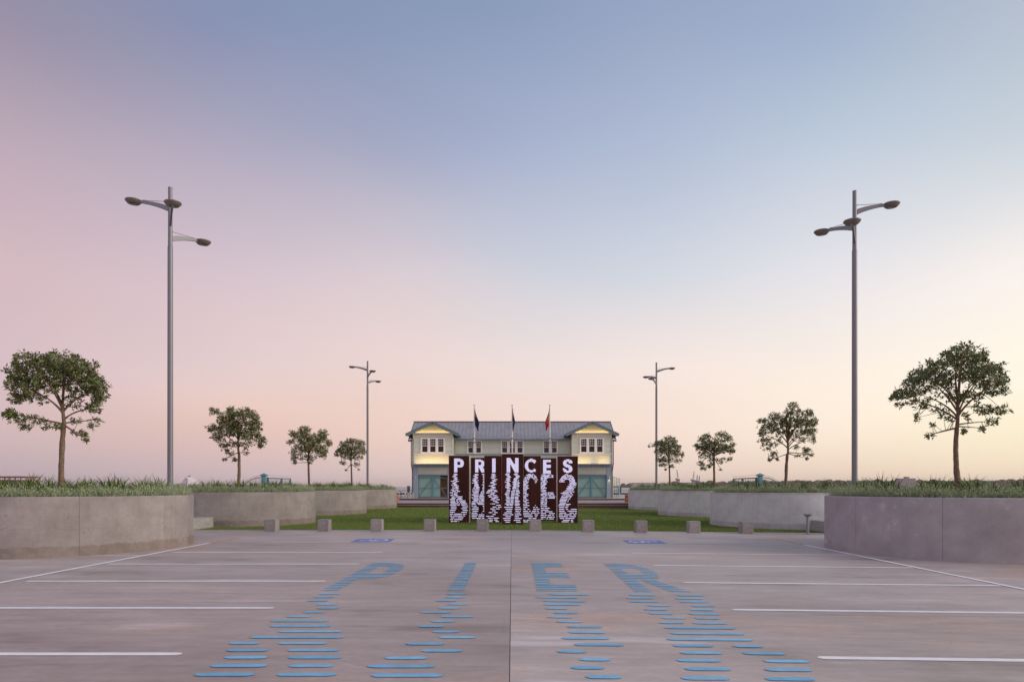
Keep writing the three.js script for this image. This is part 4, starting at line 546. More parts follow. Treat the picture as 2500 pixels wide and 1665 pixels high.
// ---------------------------------------------------------------- the pier building
{
  const B = thing('pier_building', 'long two-storey weatherboard pier building with twin front gables and grey roof', 'building', null, [0.03, 0.45, -68]);
  const sage = [[216, 221, 206], [212, 218, 202], [219, 224, 209]].map(([r, g, b], k) => new THREE.MeshStandardMaterial({ map: woodTex(r, g, b, 0.025, 1101 + k * 11), roughness: 0.7 }));
  const trim = std(s3(250, 244, 244), 0.55), slate = std(s3(150, 164, 178), 0.65), barge = std(s3(114, 134, 138), 0.6), cream = std(s3(216, 210, 198), 0.7), backing = std(s3(190, 190, 174), 0.9);
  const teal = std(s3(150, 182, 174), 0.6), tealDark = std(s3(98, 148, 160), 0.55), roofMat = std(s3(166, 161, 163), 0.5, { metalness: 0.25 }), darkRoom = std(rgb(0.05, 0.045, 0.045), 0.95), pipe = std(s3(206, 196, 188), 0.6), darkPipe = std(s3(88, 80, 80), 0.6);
  const glass = new THREE.MeshPhysicalMaterial({ color: rgb(0.34, 0.32, 0.35), roughness: 0.05, transmission: 1, thickness: 0, ior: 1.5 }), blind = std(s3(176, 156, 128), 0.9);
  const BX = 9.87, IN = 5.97, CZ = -1.5, BACK = -8.3;
  let bk = 0;
  const board = (parent, x0, x1, y, h, z, m) => { const g = new THREE.BufferGeometry(), a = 0.008, b = 0.026; // lapped board: thicker at its foot
    const P = [[x0, y, z + b], [x1, y, z + b], [x1, y + h, z + a], [x0, y + h, z + a], [x0, y, z], [x1, y, z], [x1, y + h, z], [x0, y + h, z]], f = [[0, 1, 2, 3], [1, 5, 6, 2], [4, 0, 3, 7], [3, 2, 6, 7], [4, 5, 1, 0]], pos = [];
    for (const q of f) for (const k of [0, 1, 2, 0, 2, 3]) pos.push(...P[q[k]]); g.setAttribute('position', new THREE.Float32BufferAttribute(pos, 3)); g.computeVertexNormals(); planarUV(g, (x, yy) => [x / 3, yy / 0.8]); part(parent, 'weatherboard', g, m ?? sage[bk++ % 3]); };
  const wall = (name, x0, x1, y0, y1, z, th, holes, m) => { const s = new THREE.Shape([[x0, y0], [x1, y0], [x1, y1], [x0, y1]].map(([a, b]) => new THREE.Vector2(a, b))); for (const [a, b, c, d] of holes) { const p = new THREE.Path(); p.moveTo(a, c); p.lineTo(b, c); p.lineTo(b, d); p.lineTo(a, d); p.closePath(); s.holes.push(p); } const g = new THREE.ExtrudeGeometry(s, { depth: th, bevelEnabled: false }); g.translate(0, 0, z - th); part(B, name, g, m); };
  // sash window filling x0..x1, y0..y1 with n lights; the top third of each light in small panes
  function window_(x0, x1, y0, y1, z, n, blinds = [], mull = 0.22, edge = 0.13, label) {
    const w = new THREE.Group(); w.name = 'window'; if (label) w.userData.label = label; B.add(w);
    const lw = (x1 - x0 - edge * 2 - mull * (n - 1)) / n, fr = [rbox(x0, x1, y0 - 0.02, y0 + 0.07, z - 0.1, z + 0.075, 0.008, 1), box(x0, x1, y1 - 0.12, y1, z - 0.1, z + 0.045), box(x0, x0 + edge, y0 + 0.07, y1 - 0.12, z - 0.1, z + 0.045), box(x1 - edge, x1, y0 + 0.07, y1 - 0.12, z - 0.1, z + 0.045)];
    for (let k = 1; k < n; k++) { const a = x0 + edge + k * lw + (k - 1) * mull; fr.push(box(a, a + mull, y0 + 0.07, y1 - 0.12, z - 0.1, z + 0.04)); }
    part(w, 'window_frame', merge(fr), trim);
    for (let k = 0; k < n; k++) {
      const a = x0 + edge + k * (lw + mull), b = a + lw, yb = y0 + 0.07, yt = y1 - 0.12, ym = yb + (yt - yb) * 0.46, bars = [];
      for (const q of [1, 2]) bars.push(box(a + lw * q / 3 - 0.012, a + lw * q / 3 + 0.012, ym + 0.05, yt - 0.03, z - 0.06, z - 0.03));
      for (const q of [1, 2]) { const yy = ym + 0.05 + (yt - 0.03 - ym - 0.05) * q / 3; bars.push(box(a + 0.03, b - 0.03, yy - 0.012, yy + 0.012, z - 0.058, z - 0.032)); }
      bars.push(box(a + 0.001, a + 0.03, yb, yt, z - 0.07, z - 0.02), box(b - 0.03, b - 0.001, yb, yt, z - 0.07, z - 0.02), box(a + 0.03, b - 0.03, ym, ym + 0.05, z - 0.07, z - 0.015), box(a + 0.03, b - 0.03, yt - 0.03, yt - 0.001, z - 0.07, z - 0.02), box(a + 0.03, b - 0.03, yb + 0.001, yb + 0.04, z - 0.07, z - 0.02));
      part(w, 'sash', merge(bars), trim);
      part(w, 'pane', box(a + 0.02, b - 0.02, yb + 0.02, ym + 0.02, z - 0.05, z - 0.046), glass); part(w, 'pane', box(a + 0.02, b - 0.02, ym + 0.03, yt - 0.02, z - 0.05, z - 0.046), glass);
      if (blinds[k]) { const g = merge([box(a + (blinds[k] > 1 ? lw * 0.5 : 0), b - (blinds[k] < -1 ? lw * 0.5 : 0), yb, ym, z - 0.2, z - 0.19)]); part(w, 'blind', g, blind); }
    }
  }
  const winB = [[-9.14, -6.71], [6.71, 9.14]], WY0 = 4.49, WY1 = 6.03;
  // shell
  for (const s of [-1, 1]) {
    const a = s < 0 ? -BX : IN, b = s < 0 ? -IN : BX, [w0, w1] = winB[s < 0 ? 0 : 1], mid = (a + b) / 2, slope = 1.2 / 2.55, apex = 7.46;
    wall('bay_wall', a, b, 2.43, 6.55, -0.02, 0.12, [[w0 + 0.05, w1 - 0.05, WY0 + 0.03, WY1 - 0.03]], backing);
    window_(w0, w1, WY0, WY1, 0.02, 3, s < 0 ? [0, 1.2, 0] : []);
    const gy = (y) => Math.min(1.95, (apex - y) / slope - 0.12);
    for (let y = 4.51; y < 7.2; y += 0.178) { const hw = gy(y + 0.178); if (hw < 0.1) break; const L = mid - hw, R = mid + hw; if (y + 0.17 > WY0 && y < WY1) { board(B, L, w0 - 0.003, y, 0.175, -0.02); board(B, w1 + 0.003, R, y, 0.175, -0.02); } else board(B, L, R, y, 0.175, -0.02); }
    part(B, 'gable_wall', (() => { const sh = new THREE.Shape(); sh.moveTo(mid - 1.95, 6.55); sh.lineTo(mid + 1.95, 6.55); sh.lineTo(mid, apex); sh.closePath(); const g = new THREE.ExtrudeGeometry(sh, { depth: 0.1, bevelEnabled: false }); g.translate(0, 0, -0.12); return g; })(), backing);
    for (const x of [a, b]) part(B, 'corner_board', rbox(x - 0.05, x + 0.05, 3.42, 6.3, -0.06, 0.03, 0.01, 1), s < 0 === (x === a) ? slate : sage[0]);
    // lit spandrel under the window, its ledge and the cornice with brackets
    for (let y = 3.47; y < 4.36; y += 0.178) board(B, a + 0.06, b - 0.06, y, 0.175, -0.02, sage[2]);
    part(B, 'ledge', rbox(a - 0.02, b + 0.02, 4.38, 4.46, -0.02, 0.1, 0.012, 1), trim);
    part(B, 'cornice', merge([rbox(a - 0.06, b + 0.06, 3.3, 3.42, -0.1, 0.62, 0.02, 1), box(a - 0.02, b + 0.02, 3.05, 3.29, -0.1, 0.02)]), slate);
    for (let x = a + 0.28; x < b; x += 0.56) part(B, 'bracket', merge([beam(V(x, 3.09, 0.05), V(x, 3.27, 0.34), 0.05, 0.05), box(x - 0.03, x + 0.03, 3.06, 3.28, 0.021, 0.06)]), slate);
    part(B, 'fascia_panel', rbox(a + 0.44, b - 0.44, 2.45, 3.04, -0.1, -0.03, 0.01, 1), cream);
    part(B, 'door_lintel', rbox(a + 0.44, b - 0.44, 2.28, 2.44, -0.12, 0.01, 0.01, 1), slate);
    for (const x of [a + 0.23, b - 0.23]) part(B, 'column', rbox(x - 0.23, x + 0.23, 0, 3.04, -0.2, 0.02, 0.015, 1), slate);
    // big barn doors with steel brace frames
    const d0 = a + 0.47, d1 = b - 0.47, boards = [], end = s < 0 ? d1 - 0.75 : d1, dm = (d0 + d1) / 2;
    for (let x = d0; x < end - 0.05; x += 0.1) boards.push(rbox(x, Math.min(end, x + 0.094), 0.03, 2.25, -0.26, -0.22, 0.012, 1));
    part(B, 'door_boarding', merge(boards), teal);
    for (const [l, r, dir] of [[d0 + 0.04, dm - 0.02, 1], [dm + 0.02, d1 - 0.04, -1]]) {
      const y0 = 0.08, y1 = 2.02, z = -0.17, c = 0.14, P = [V(l, y0, z), V(l, y1 - c, z), V(l + c * 0.3, y1 - c * 0.3, z), V(l + c, y1, z), V(r - c, y1, z), V(r - c * 0.3, y1 - c * 0.3, z), V(r, y1 - c, z), V(r, y0, z)], fr = [];
      for (let k = 0; k < 7; k++) fr.push(beam(P[k], P[k + 1], 0.07, 0.06)); fr.push(beam(V(l, y0 + 0.04, z), V(r, y0 + 0.04, z), 0.06, 0.06), beam(V(l, 1.0, z), V(r, 1.0, z), 0.05, 0.05), dir > 0 ? beam(V(l, y0, z), V(r, y1, z), 0.05, 0.05) : beam(V(r, y0, z), V(l, y1, z), 0.05, 0.05));
      part(B, 'door_frame', merge(fr), tealDark);
    }
    part(B, 'door_post', rbox(dm - 0.07, dm + 0.07, 0.02, 2.1, -0.2, -0.11, 0.015, 1), tealDark);
    // bay sides
    for (const x of [a, b]) part(B, 'bay_side', box(x - 0.06, x + 0.06, 0, 6.28, -1.9, -0.13), backing);
    // gable roof over the bay
    const rz0 = 0.62, rz1 = -3.7, ribs = (q) => { const pos = [], n = 44, ax = mid, ay = 7.56, ex = mid + q * 2.6, ey = 7.56 - 2.6 * slope; for (let k = 0; k < n; k++) { const zA = lerp(rz0, rz1, k / n), zB = lerp(rz0, rz1, (k + 1) / n), up = k % 2 ? 0.025 : 0; const zM = (zA + zB) / 2; for (const [p0, p1, u0, u1] of [[zA, zM, 0, 0.03 - up], [zM, zB, 0.03 - up, 0]]) pos.push(ax, ay + u0, p0, ex, ey + u0, p0, ex, ey + u1, p1, ax, ay + u0, p0, ex, ey + u1, p1, ax, ay + u1, p1); } const g = new THREE.BufferGeometry(); g.setAttribute('position', new THREE.Float32BufferAttribute(pos, 3)); g.computeVertexNormals(); planarUV(g, (x, y, z) => [x, z]); return g; };
    const rf = part(B, 'bay_roof', merge([ribs(-1), ribs(1)]), std(s3(166, 161, 163), 0.5, { metalness: 0.25, side: THREE.DoubleSide }));
    const soffit = merge([-1, 1].map((q) => beam(V(mid, 7.48, -0.4), V(mid + q * 2.55, 7.48 - 2.55 * slope, -0.4), 2.0, 0.03))); part(B, 'soffit', soffit, cream);
    for (const q of [-1, 1]) { part(B, 'barge_board', merge([beam(V(mid - q * 0.02, 7.45, 0.63), V(mid + q * 2.62, 7.45 - 2.62 * slope, 0.63), 0.05, 0.27), beam(V(mid - q * 0.02, 7.6, 0.62), V(mid + q * 2.66, 7.6 - 2.66 * slope, 0.62), 0.12, 0.05)]), barge); part(B, 'gutter', beam(V(mid + q * 2.6, 6.3, 0.6), V(mid + q * 2.6, 6.3, -1.6), 0.12, 0.1), barge); }
    const db = [rbox(mid - 1.93, mid + 1.93, 6.42, 6.5, 0.01, 0.14, 0.01, 1)]; for (const q of [-1.55, -1.4, -0.3, 0, 0.3, 1.4, 1.55]) db.push(box(mid + q - 0.05, mid + q + 0.05, 6.36, 6.42, 0.015, 0.12)); part(B, 'tie_beam', merge(db), cream);
    for (const q of [-1, 1]) part(B, 'gable_bracket', merge([beam(V(mid + q * 1.93, 6.0, 0.06), V(mid + q * 1.93, 6.42, 0.34), 0.06, 0.06), box(mid + q * 1.93 - 0.035, mid + q * 1.93 + 0.035, 5.85, 6.42, 0.012, 0.07)]), cream);
    // lamps: strip on the tie beam washing the gable, strips on the cornice washing the spandrel
    const warm = rgb(1, 0.66, 0.28), glow = new THREE.MeshStandardMaterial({ color: rgb(0.3, 0.25, 0.15), emissive: warm, emissiveIntensity: 1.6 });
    const strip_ = (x0, x1, y, z, ty, tz, I) => { part(B, 'light_strip', box(x0, x1, y - 0.03, y, z - 0.015, z + 0.015), glow); const l = new THREE.RectAreaLight(rgb(1, 0.6, 0.2), I, x1 - x0, 0.03); l.position.set((x0 + x1) / 2, y + 0.012, z); B.add(l); B.updateMatrixWorld(true); l.lookAt(B.localToWorld(V((x0 + x1) / 2, ty, tz))); l.name = 'strip_lamp'; };
    strip_(mid - 1.7, mid + 1.7, 6.54, 0.13, 7.25, 0.02, 19);
    if (s < 0) strip_(a + 0.3, b - 0.3, 3.46, 0.55, 4.35, -0.02, 60); else { strip_(a + 0.3, mid - 0.15, 3.46, 0.55, 4.35, -0.02, 60); strip_(mid + 0.62, b - 0.28, 3.46, 0.55, 4.35, -0.02, 60); }
    // rainwater pipe down the outer corner
    const ox = s * (BX + 0.2); part(B, 'downpipe', tube([V(ox, 5.95, -0.6), V(ox, 5.7, 0.0), V(ox, 3.4, 0.02), V(ox - s * 0.1, 2.7, 0.02), V(ox - s * 0.12, 0, 0.02)], [0.05, 0.05, 0.05, 0.05, 0.05], 8), darkPipe);
    part(B, 'side_pipe', bar(V(s * (BX + 0.1), 2.6, -0.1), V(s * (BX + 0.1), 5.9, -0.1), 0.04, 8), pipe);
    part(B, 'inner_downpipe', bar(V(s * (IN - 0.12), 4.3, CZ + 0.12), V(s * (IN - 0.12), 5.85, CZ + 0.12), 0.05, 8), pipe);
    part(B, 'wall_lamp', merge([cyl(0.05, 0.05, 0.16, 12, s * 9.66, 2.0, 0.09), box(s * 9.66 - 0.03, s * 9.66 + 0.03, 2.03, 2.12, 0.02, 0.06)]), std(s3(214, 208, 200), 0.4));
    if (s > 0) { const sp = new THREE.SpotLight(rgb(1, 0.74, 0.4), 1.6, 4, 0.55, 0.6); sp.name = 'wall_spot'; sp.position.set(9.66, 1.985, 0.09); B.add(sp); sp.target.position.set(9.66, 0.6, 0.03); B.add(sp.target); sp.castShadow = true; part(B, 'lamp_glow', box(9.63, 9.69, 1.992, 1.998, 0.06, 0.12), glow); }
  }
  // recessed middle wall with three windows
  const mids = [[-4.62, -3.06, 2, [0, 1]], [-1.18, 1.18, 3, [1, 1, 1]], [3.1, 4.66, 2, [1, 0]]], MY0 = 4.5, MY1 = 5.88;
  wall('middle_wall', -IN, IN, 0, 5.92, CZ - 0.02, 0.12, [...mids.map(([a, b]) => [a + 0.05, b - 0.05, MY0 + 0.03, MY1 - 0.03]), [-1.2, 1.2, 0.01, 2.3]], backing);
  for (const [a, b, n, bl] of mids) window_(a, b, MY0, MY1, CZ + 0.02, n, bl.map((v, k) => v * (k % 2 ? 1 : 1)), n === 3 ? 0.24 : 0.3, 0.12);
  for (let y = 4.5; y < 5.8; y += 0.178) { const e = [-IN + 0.07, ...mids.flatMap(([a, b]) => [a - 0.003, b + 0.003]), IN - 0.07]; for (let k = 0; k < e.length; k += 2) board(B, e[k], e[k + 1], y, 0.175, CZ - 0.02); }
  for (let y = 2.5; y < 4.3; y += 0.178) board(B, -IN + 0.07, IN - 0.07, y, 0.175, CZ - 0.02);
  part(B, 'drip_ledge', rbox(-IN + 0.07, IN - 0.07, 4.36, 4.46, CZ - 0.03, CZ + 0.1, 0.01, 1), slate);
  part(B, 'entrance_frame', merge([box(-1.35, -1.2, 0, 2.4, CZ - 0.12, CZ + 0.05), box(1.2, 1.35, 0, 2.4, CZ - 0.12, CZ + 0.05), box(-1.35, 1.35, 2.4, 2.5, CZ - 0.12, CZ + 0.05)]), trim);
  for (let x = -IN + 0.6; x < IN - 1; x += 1.2) if (Math.abs(x + 0.5) > 1.9) part(B, 'lower_panel', rbox(x, x + 1.1, 0.1, 2.35, CZ - 0.02, CZ + 0.03, 0.01, 1), cream);
  part(B, 'side_wall', box(-BX - 0.0, -BX + 0.12, 0, 5.9, BACK, -1.5), backing); part(B, 'side_wall', box(BX - 0.12, BX, 0, 5.9, BACK, -1.5), backing);
  part(B, 'rear_wall', box(-BX, BX, 0, 5.9, BACK - 0.12, BACK), backing);
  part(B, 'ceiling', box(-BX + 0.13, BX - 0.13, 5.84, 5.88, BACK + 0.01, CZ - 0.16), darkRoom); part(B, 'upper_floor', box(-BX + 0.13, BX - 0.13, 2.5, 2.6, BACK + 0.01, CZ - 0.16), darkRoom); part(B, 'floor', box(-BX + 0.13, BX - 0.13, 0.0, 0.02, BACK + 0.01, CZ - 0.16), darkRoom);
  for (const s of [-1, 1]) { const sh = new THREE.Shape(); sh.moveTo(BACK, 5.9); sh.lineTo(-1.2, 5.9); sh.lineTo(-4.7, 7.95); sh.closePath(); const g = new THREE.ExtrudeGeometry(sh, { depth: 0.1, bevelEnabled: false }); g.rotateY(-Math.PI / 2); g.translate(s * (BX - 0.05) + 0.05, 0, 0); part(B, 'end_gable', g, backing); }
  // ribbed metal main roof
  { const mk = (z0, y0, z1, y1) => { const pos = [], n = 208, X0 = -10.45, X1 = 10.45; const h = (k) => [0, 0.016, 0.016, 0][k % 4]; for (let k = 0; k < n; k++) { const a = lerp(X0, X1, k / n), b = lerp(X0, X1, (k + 1) / n), p = h(k), q = h(k + 1); pos.push(a, y0 + p, z0, b, y0 + q, z0, b, y1 + q, z1, a, y0 + p, z0, b, y1 + q, z1, a, y1 + p, z1); } const g = new THREE.BufferGeometry(); g.setAttribute('position', new THREE.Float32BufferAttribute(pos, 3)); g.computeVertexNormals(); planarUV(g, (x, y, z) => [x / 4, z / 4]); return g; };
    const nz = fbm(512, 512, 8, 8, 4, 1201), m = new THREE.MeshStandardMaterial({ map: tex(512, 512, (i) => { const v = 1 + nz[i] * 0.06; return [166 * v, 161 * v, 163 * v]; }), roughness: 0.5, metalness: 0.25, side: THREE.DoubleSide });
    const r = part(B, 'main_roof', merge([mk(-0.95, 5.96, -4.7, 8.03), mk(-4.7, 8.03, -8.45, 5.96)]), m);
    part(B, 'ridge_cap', rbox(-10.5, 10.5, 8.0, 8.1, -4.85, -4.55, 0.03, 2), std(s3(128, 118, 122), 0.6));
    part(B, 'main_gutter', rbox(-IN, IN, 5.82, 5.98, -1.05, -0.88, 0.03, 2), barge); part(B, 'eave_board', box(-IN + 0.01, IN - 0.01, 5.86, 5.93, CZ, -1.06), cream);
    for (const s of [-1, 1]) { part(B, 'verge_board', merge([beam(V(s * 10.47, 5.9, -0.9), V(s * 10.47, 7.98, -4.7), 0.05, 0.16), beam(V(s * 10.47, 7.98, -4.7), V(s * 10.47, 5.9, -8.5), 0.05, 0.16)]), barge); part(B, 'end_gutter', rbox(s * 9.9, s * 10.55, 5.7, 5.86, -1.1, -0.9, 0.02, 1), barge); part(B, 'end_soffit', box(s * 9.9, s * 10.4, 5.88, 5.93, -1.6, -1.0), cream); } }
  // through the open leaf on the left: timber lining and a red extinguisher cabinet
  part(B, 'lobby_lining', box(-8.6, -5.9, 0.02, 2.4, -1.48, -1.42), std(s3(196, 152, 104), 0.8));
  part(B, 'lobby_box', merge([box(-6.78, -6.62, 0.35, 0.95, -1.4, -1.25), box(-6.74, -6.64, 1.45, 1.6, -1.41, -1.36)]), std(s3(186, 40, 48), 0.5));
}
// screen of pale bars beside the right bay
{
  const t = thing('side_gate', 'pale green glazed side gate at the right end of the building', 'gate', null, [10.55, 0.45, -69.2]);
  const m = std(s3(172, 196, 188), 0.4); part(t, 'gate_frame', merge([box(-0.35, -0.27, 0, 2.15, -0.03, 0.03), box(0.32, 0.4, 0, 1.95, -0.03, 0.03), beam(V(-0.33, 2.12, 0), V(0.38, 1.92, 0), 0.06, 0.06), box(-0.27, 0.32, 1.0, 1.08, -0.03, 0.03), box(-0.27, 0.32, 0.05, 0.12, -0.03, 0.03)]), m);
  for (const x of [-0.12, 0.05, 0.2]) part(t, 'gate_bar', box(x - 0.02, x + 0.02, 0.12, 1.95, -0.02, 0.02), std(s3(86, 120, 124), 0.5));
}

// ---------------------------------------------------------------- flagpoles and flags
[[-3.79, 'left'], [0.02, 'middle'], [3.8, 'right']].forEach(([x, w], i) => {
  const z = -68.55, t = thing('flagpole', 'white flagpole, ' + w + ' of three on the building front', 'flagpole', 'white flagpoles', [x, 4.9, z]), wm = std(s3(226, 220, 218), 0.45);
  part(t, 'pole', merge([cyl(0.085, 0.08, 2.35, 14), cyl(0.075, 0.05, 2.5, 14, 0, 2.35, 0)]), wm);
  part(t, 'finial', new THREE.LatheGeometry([[0.001, 0], [0.1, 0.01], [0.11, 0.05], [0.06, 0.08], [0.001, 0.085]].map(([a, b]) => new THREE.Vector2(a, b + 4.84)), 16), wm);
  part(t, 'wall_bracket', merge([box(-0.06, 0.06, 0.2, 0.3, -0.95, -0.06), box(-0.12, 0.12, 1.05, 1.2, -0.3, 0.1)]), i === 1 ? wm : std(s3(150, 150, 156), 0.5));
  part(t, 'collar', cyl(0.11, 0.11, 0.09, 14, 0, 1.48, 0), std(s3(84, 78, 76), 0.6));
  // limp flag gathered in folds beside its pole
  const kinds = ['limp dark blue flag with union canton and white stars on the left pole', 'limp dark blue flag with red crosses at the head on the middle pole', 'limp black and red flag with yellow disc on the right pole'], r = rng(1300 + i), NX = 14, NY = 30, side = i === 2 ? -1 : 1, shift = i === 1 ? -0.2 : 0, P = [], C = [];
  const paint = (u, v) => { // u along the fly, v down the hoist
    if (i === 2) { const d = Math.hypot((u - 0.5) * 2, v - 0.5); return d < 0.3 ? [0.78, 0.48, 0.02] : v < 0.5 ? [0.02, 0.015, 0.015] : [0.55, 0.03, 0.03]; }
    if (u < 0.5 && v < 0.5) { const a = u * 2, b = v * 2, dg = Math.min(Math.abs(a - b), Math.abs(a + b - 1)), cr = Math.min(Math.abs(a - 0.5), Math.abs(b - 0.5)); if (cr < 0.1) return [0.5, 0.03, 0.05]; if (cr < 0.17 || dg < 0.12) return dg < 0.05 && cr > 0.17 ? [0.5, 0.03, 0.05] : [0.75, 0.72, 0.72]; }
    for (const [sx, sy, rr] of [[0.25, 0.76, 0.09], [0.75, 0.2, 0.06], [0.75, 0.82, 0.06], [0.63, 0.45, 0.055], [0.87, 0.4, 0.055]]) if (Math.hypot((u - sx) * 2, v - sy) < rr) return [0.8, 0.78, 0.8];
    return [0.025, 0.025, 0.1];
  };
  for (let a = 0; a <= NX; a++) for (let b = 0; b <= NY; b++) {
    const u = a / NX, v = b / NY, fall = Math.min(1, 0.12 + v * 1.5), fold = Math.sin(u * 15 + i * 2) * 0.09 * fall, spread = u * 0.42 * (0.25 + 0.75 * Math.sin(Math.min(1, v * 1.15 + 0.1) * Math.PI * 0.72)) * fall;
    P.push([side * (0.06 + spread) + shift * v * (0.4 + u) + fold * 0.4 + (r() - 0.5) * 0.008, 4.66 - v * 1.75 - u * 0.62 * (0.35 + 0.65 * v) - 0.12 * u, 0.03 + fold + (r() - 0.5) * 0.01 + u * 0.05]); C.push(paint(u, v));
  }
  const pos = [], col = []; for (let a = 0; a < NX; a++) for (let b = 0; b < NY; b++) { const q = a * (NY + 1) + b, f = [q, q + 1, q + NY + 2, q, q + NY + 2, q + NY + 1]; for (const k of f) { pos.push(...P[k]); col.push(...C[k]); } }
  const fm = solo('flag', colored(pos, col), new THREE.MeshStandardMaterial({ vertexColors: true, roughness: 0.8, side: THREE.DoubleSide }), kinds[i], 'flag', 'flags over the pier building'); fm.position.set(x, 4.9, z);
});

// ---------------------------------------------------------------- small things round the building
{
  const st = std(s3(190, 184, 182), 0.3, { metalness: 0.8 }), nm = ['farthest from the building', 'second from the left', 'third from the left', 'closest to the building corner'];
  [-10.35, -10.15, -9.9, -9.67].forEach((x, i) => { const t = thing('steel_bollard', 'short steel bollard left of the building, ' + nm[i], 'bollard', 'short steel bollards', [x * 67 / 66.5, 0.45, -66.6 - (i % 2) * 0.35]); part(t, 'post', cyl(0.08, 0.08, 0.46, 16), st); part(t, 'cap', new THREE.SphereGeometry(0.08, 14, 8, 0, 6.283, 0, 1.57).translate(0, 0.46, 0), st); part(t, 'foot_ring', cyl(0.11, 0.11, 0.02, 16), st); });
  const bl = std(s3(96, 108, 128), 0.5), bd = std(s3(60, 74, 96), 0.5);
  [[-14.7, 'left'], [15.35, 'right']].forEach(([x, w]) => { const t = thing('information_pillar', 'blue grey information pillar on the wharf, ' + w + ' of the building', 'sign', 'information pillars on the wharf', [x, 0.45, -97]); part(t, 'plinth', rbox(-0.19, 0.19, 0, 0.5, -0.12, 0.12, 0.02), bl); part(t, 'panel', rbox(-0.2, 0.2, 0.5, 0.95, -0.1, 0.1, 0.02), bd); part(t, 'head', rbox(-0.22, 0.22, 0.95, 1.25, -0.14, 0.14, 0.04), bl); });
  const t = thing('curved_bollard_lamp', 'small black curved post with pale round head beside the left timber seat', 'post', null, [-11.1, 0.45, -67.5]), bk = std(rgb(0.02, 0.02, 0.022), 0.5);
  part(t, 'post', tube([V(0.12, 0, 0), V(0.12, 0.45, 0), V(0.09, 0.6, 0), V(0, 0.66, 0), V(-0.09, 0.6, 0)], [0.04, 0.04, 0.035, 0.03, 0.03], 8), bk); part(t, 'head', new THREE.SphereGeometry(0.085, 16, 12).translate(-0.03, 0.52, 0.06), std(s3(206, 202, 204), 0.4));
  const rp = thing('wharf_rail', 'dark low chain rail on the wharf edge', 'railing', null, [0, 0.45, -99.6]);
  for (let x = -30; x <= 30; x += 3) if (Math.abs(x) > 9) part(rp, 'rail_post', cyl(0.05, 0.05, 0.62, 8, x, 0, 0), bk);
  part(rp, 'rail', merge([bar(V(-30, 0.55, 0), V(-9, 0.55, 0), 0.035, 6), bar(V(9, 0.55, 0), V(30, 0.55, 0), 0.035, 6)]), bk);
}
// ---------------------------------------------------------------- old pier gates
for (const s of [-1, 1]) {
  const gm = std(s3(104, 150, 158), 0.6), gd = std(s3(84, 112, 128), 0.55), w = s < 0 ? 'left' : 'right';
  const t = thing('gate_pillar', 'blue green cast gate pillar with wide cap behind the ' + w + ' planters', 'pillar', 'old pier gate pillars', [s * 29.1, 0, -80]);
  part(t, 'shaft', merge([rbox(-0.24, 0.24, 0, 2.75, -0.24, 0.24, 0.04), rbox(-0.32, 0.32, 0, 0.5, -0.32, 0.32, 0.04), rbox(-0.28, 0.28, 2.3, 2.38, -0.28, 0.28, 0.02)]), gm);
  part(t, 'cap', merge([cyl(0.26, 0.38, 0.15, 4, 0, 2.72, 0).rotateY(Math.PI / 4), rbox(-0.36, 0.36, 2.87, 3.02, -0.36, 0.36, 0.05), cyl(0.36, 0.08, 0.14, 4, 0, 3.02, 0).rotateY(Math.PI / 4)]), gm);
  const f = thing('curved_railing', 'spiked iron railing sweeping down from the ' + w + ' gate pillar', 'railing', 'curved spiked railings', [s * 29.4, 0, -80]);
  const top = (u) => 2.64 - Math.pow(u, 2.4) * 1.15, L = 2.3, rail = []; for (let k = 0; k <= 14; k++) rail.push(V(s * k / 14 * L, top(k / 14), 0));
  part(f, 'top_rail', tube(rail, rail.map(() => 0.04), 6), gd); part(f, 'bottom_rail', bar(V(0, 0.3, 0), V(s * L, 0.3, 0), 0.03, 6), gd);
  for (let k = 0; k < 15; k++) { const u = (k + 0.5) / 15; part(f, 'spike', merge([bar(V(s * u * L, 0.05, 0), V(s * u * L, top(u) + 0.22, 0), 0.016, 5), cyl(0.03, 0.002, 0.1, 5, s * u * L, top(u) + 0.22, 0)]), gd); }
  const q = thing('iron_gate', 'open blue green iron gate with diagonal braces at the ' + w + ' pillar', 'gate', 'old pier gates', [s * 28.75, 0, -80.3], 0);
  const ang = V(-s * -3.6, 0, -21).normalize(), GL = 19.5, at = (d, y) => V(s * 3.6 * d / GL, y, -19.2 * d / GL);
  const fr = [beam(at(0, 2.6), at(GL, 2.72), 0.14, 0.14), beam(at(0, 0.3), at(GL, 0.3), 0.12, 0.12)]; for (const d of [0, 11, GL]) fr.push(beam(at(d, 0.1), at(d, 2.68), 0.2, 0.2)); part(q, 'gate_frame', merge(fr), gd);
  for (const d of [10.8, GL - 0.2]) part(q, 'brace', beam(at(d - 5, 0.4), at(d, 2.6), 0.12, 0.12), gd);
  part(q, 'top_wire', merge([bar(at(0, 2.95), at(GL, 3.05), 0.02, 5), bar(at(0, 2.6), at(0, 2.98), 0.02, 5), bar(at(GL, 2.7), at(GL, 3.08), 0.02, 5)]), std(s3(170, 176, 176), 0.5));
  for (let d = 0.8; d < GL; d += 1.0) part(q, 'picket', bar(at(d, 0.3), at(d, 2.62), 0.018, 5), gd);
}
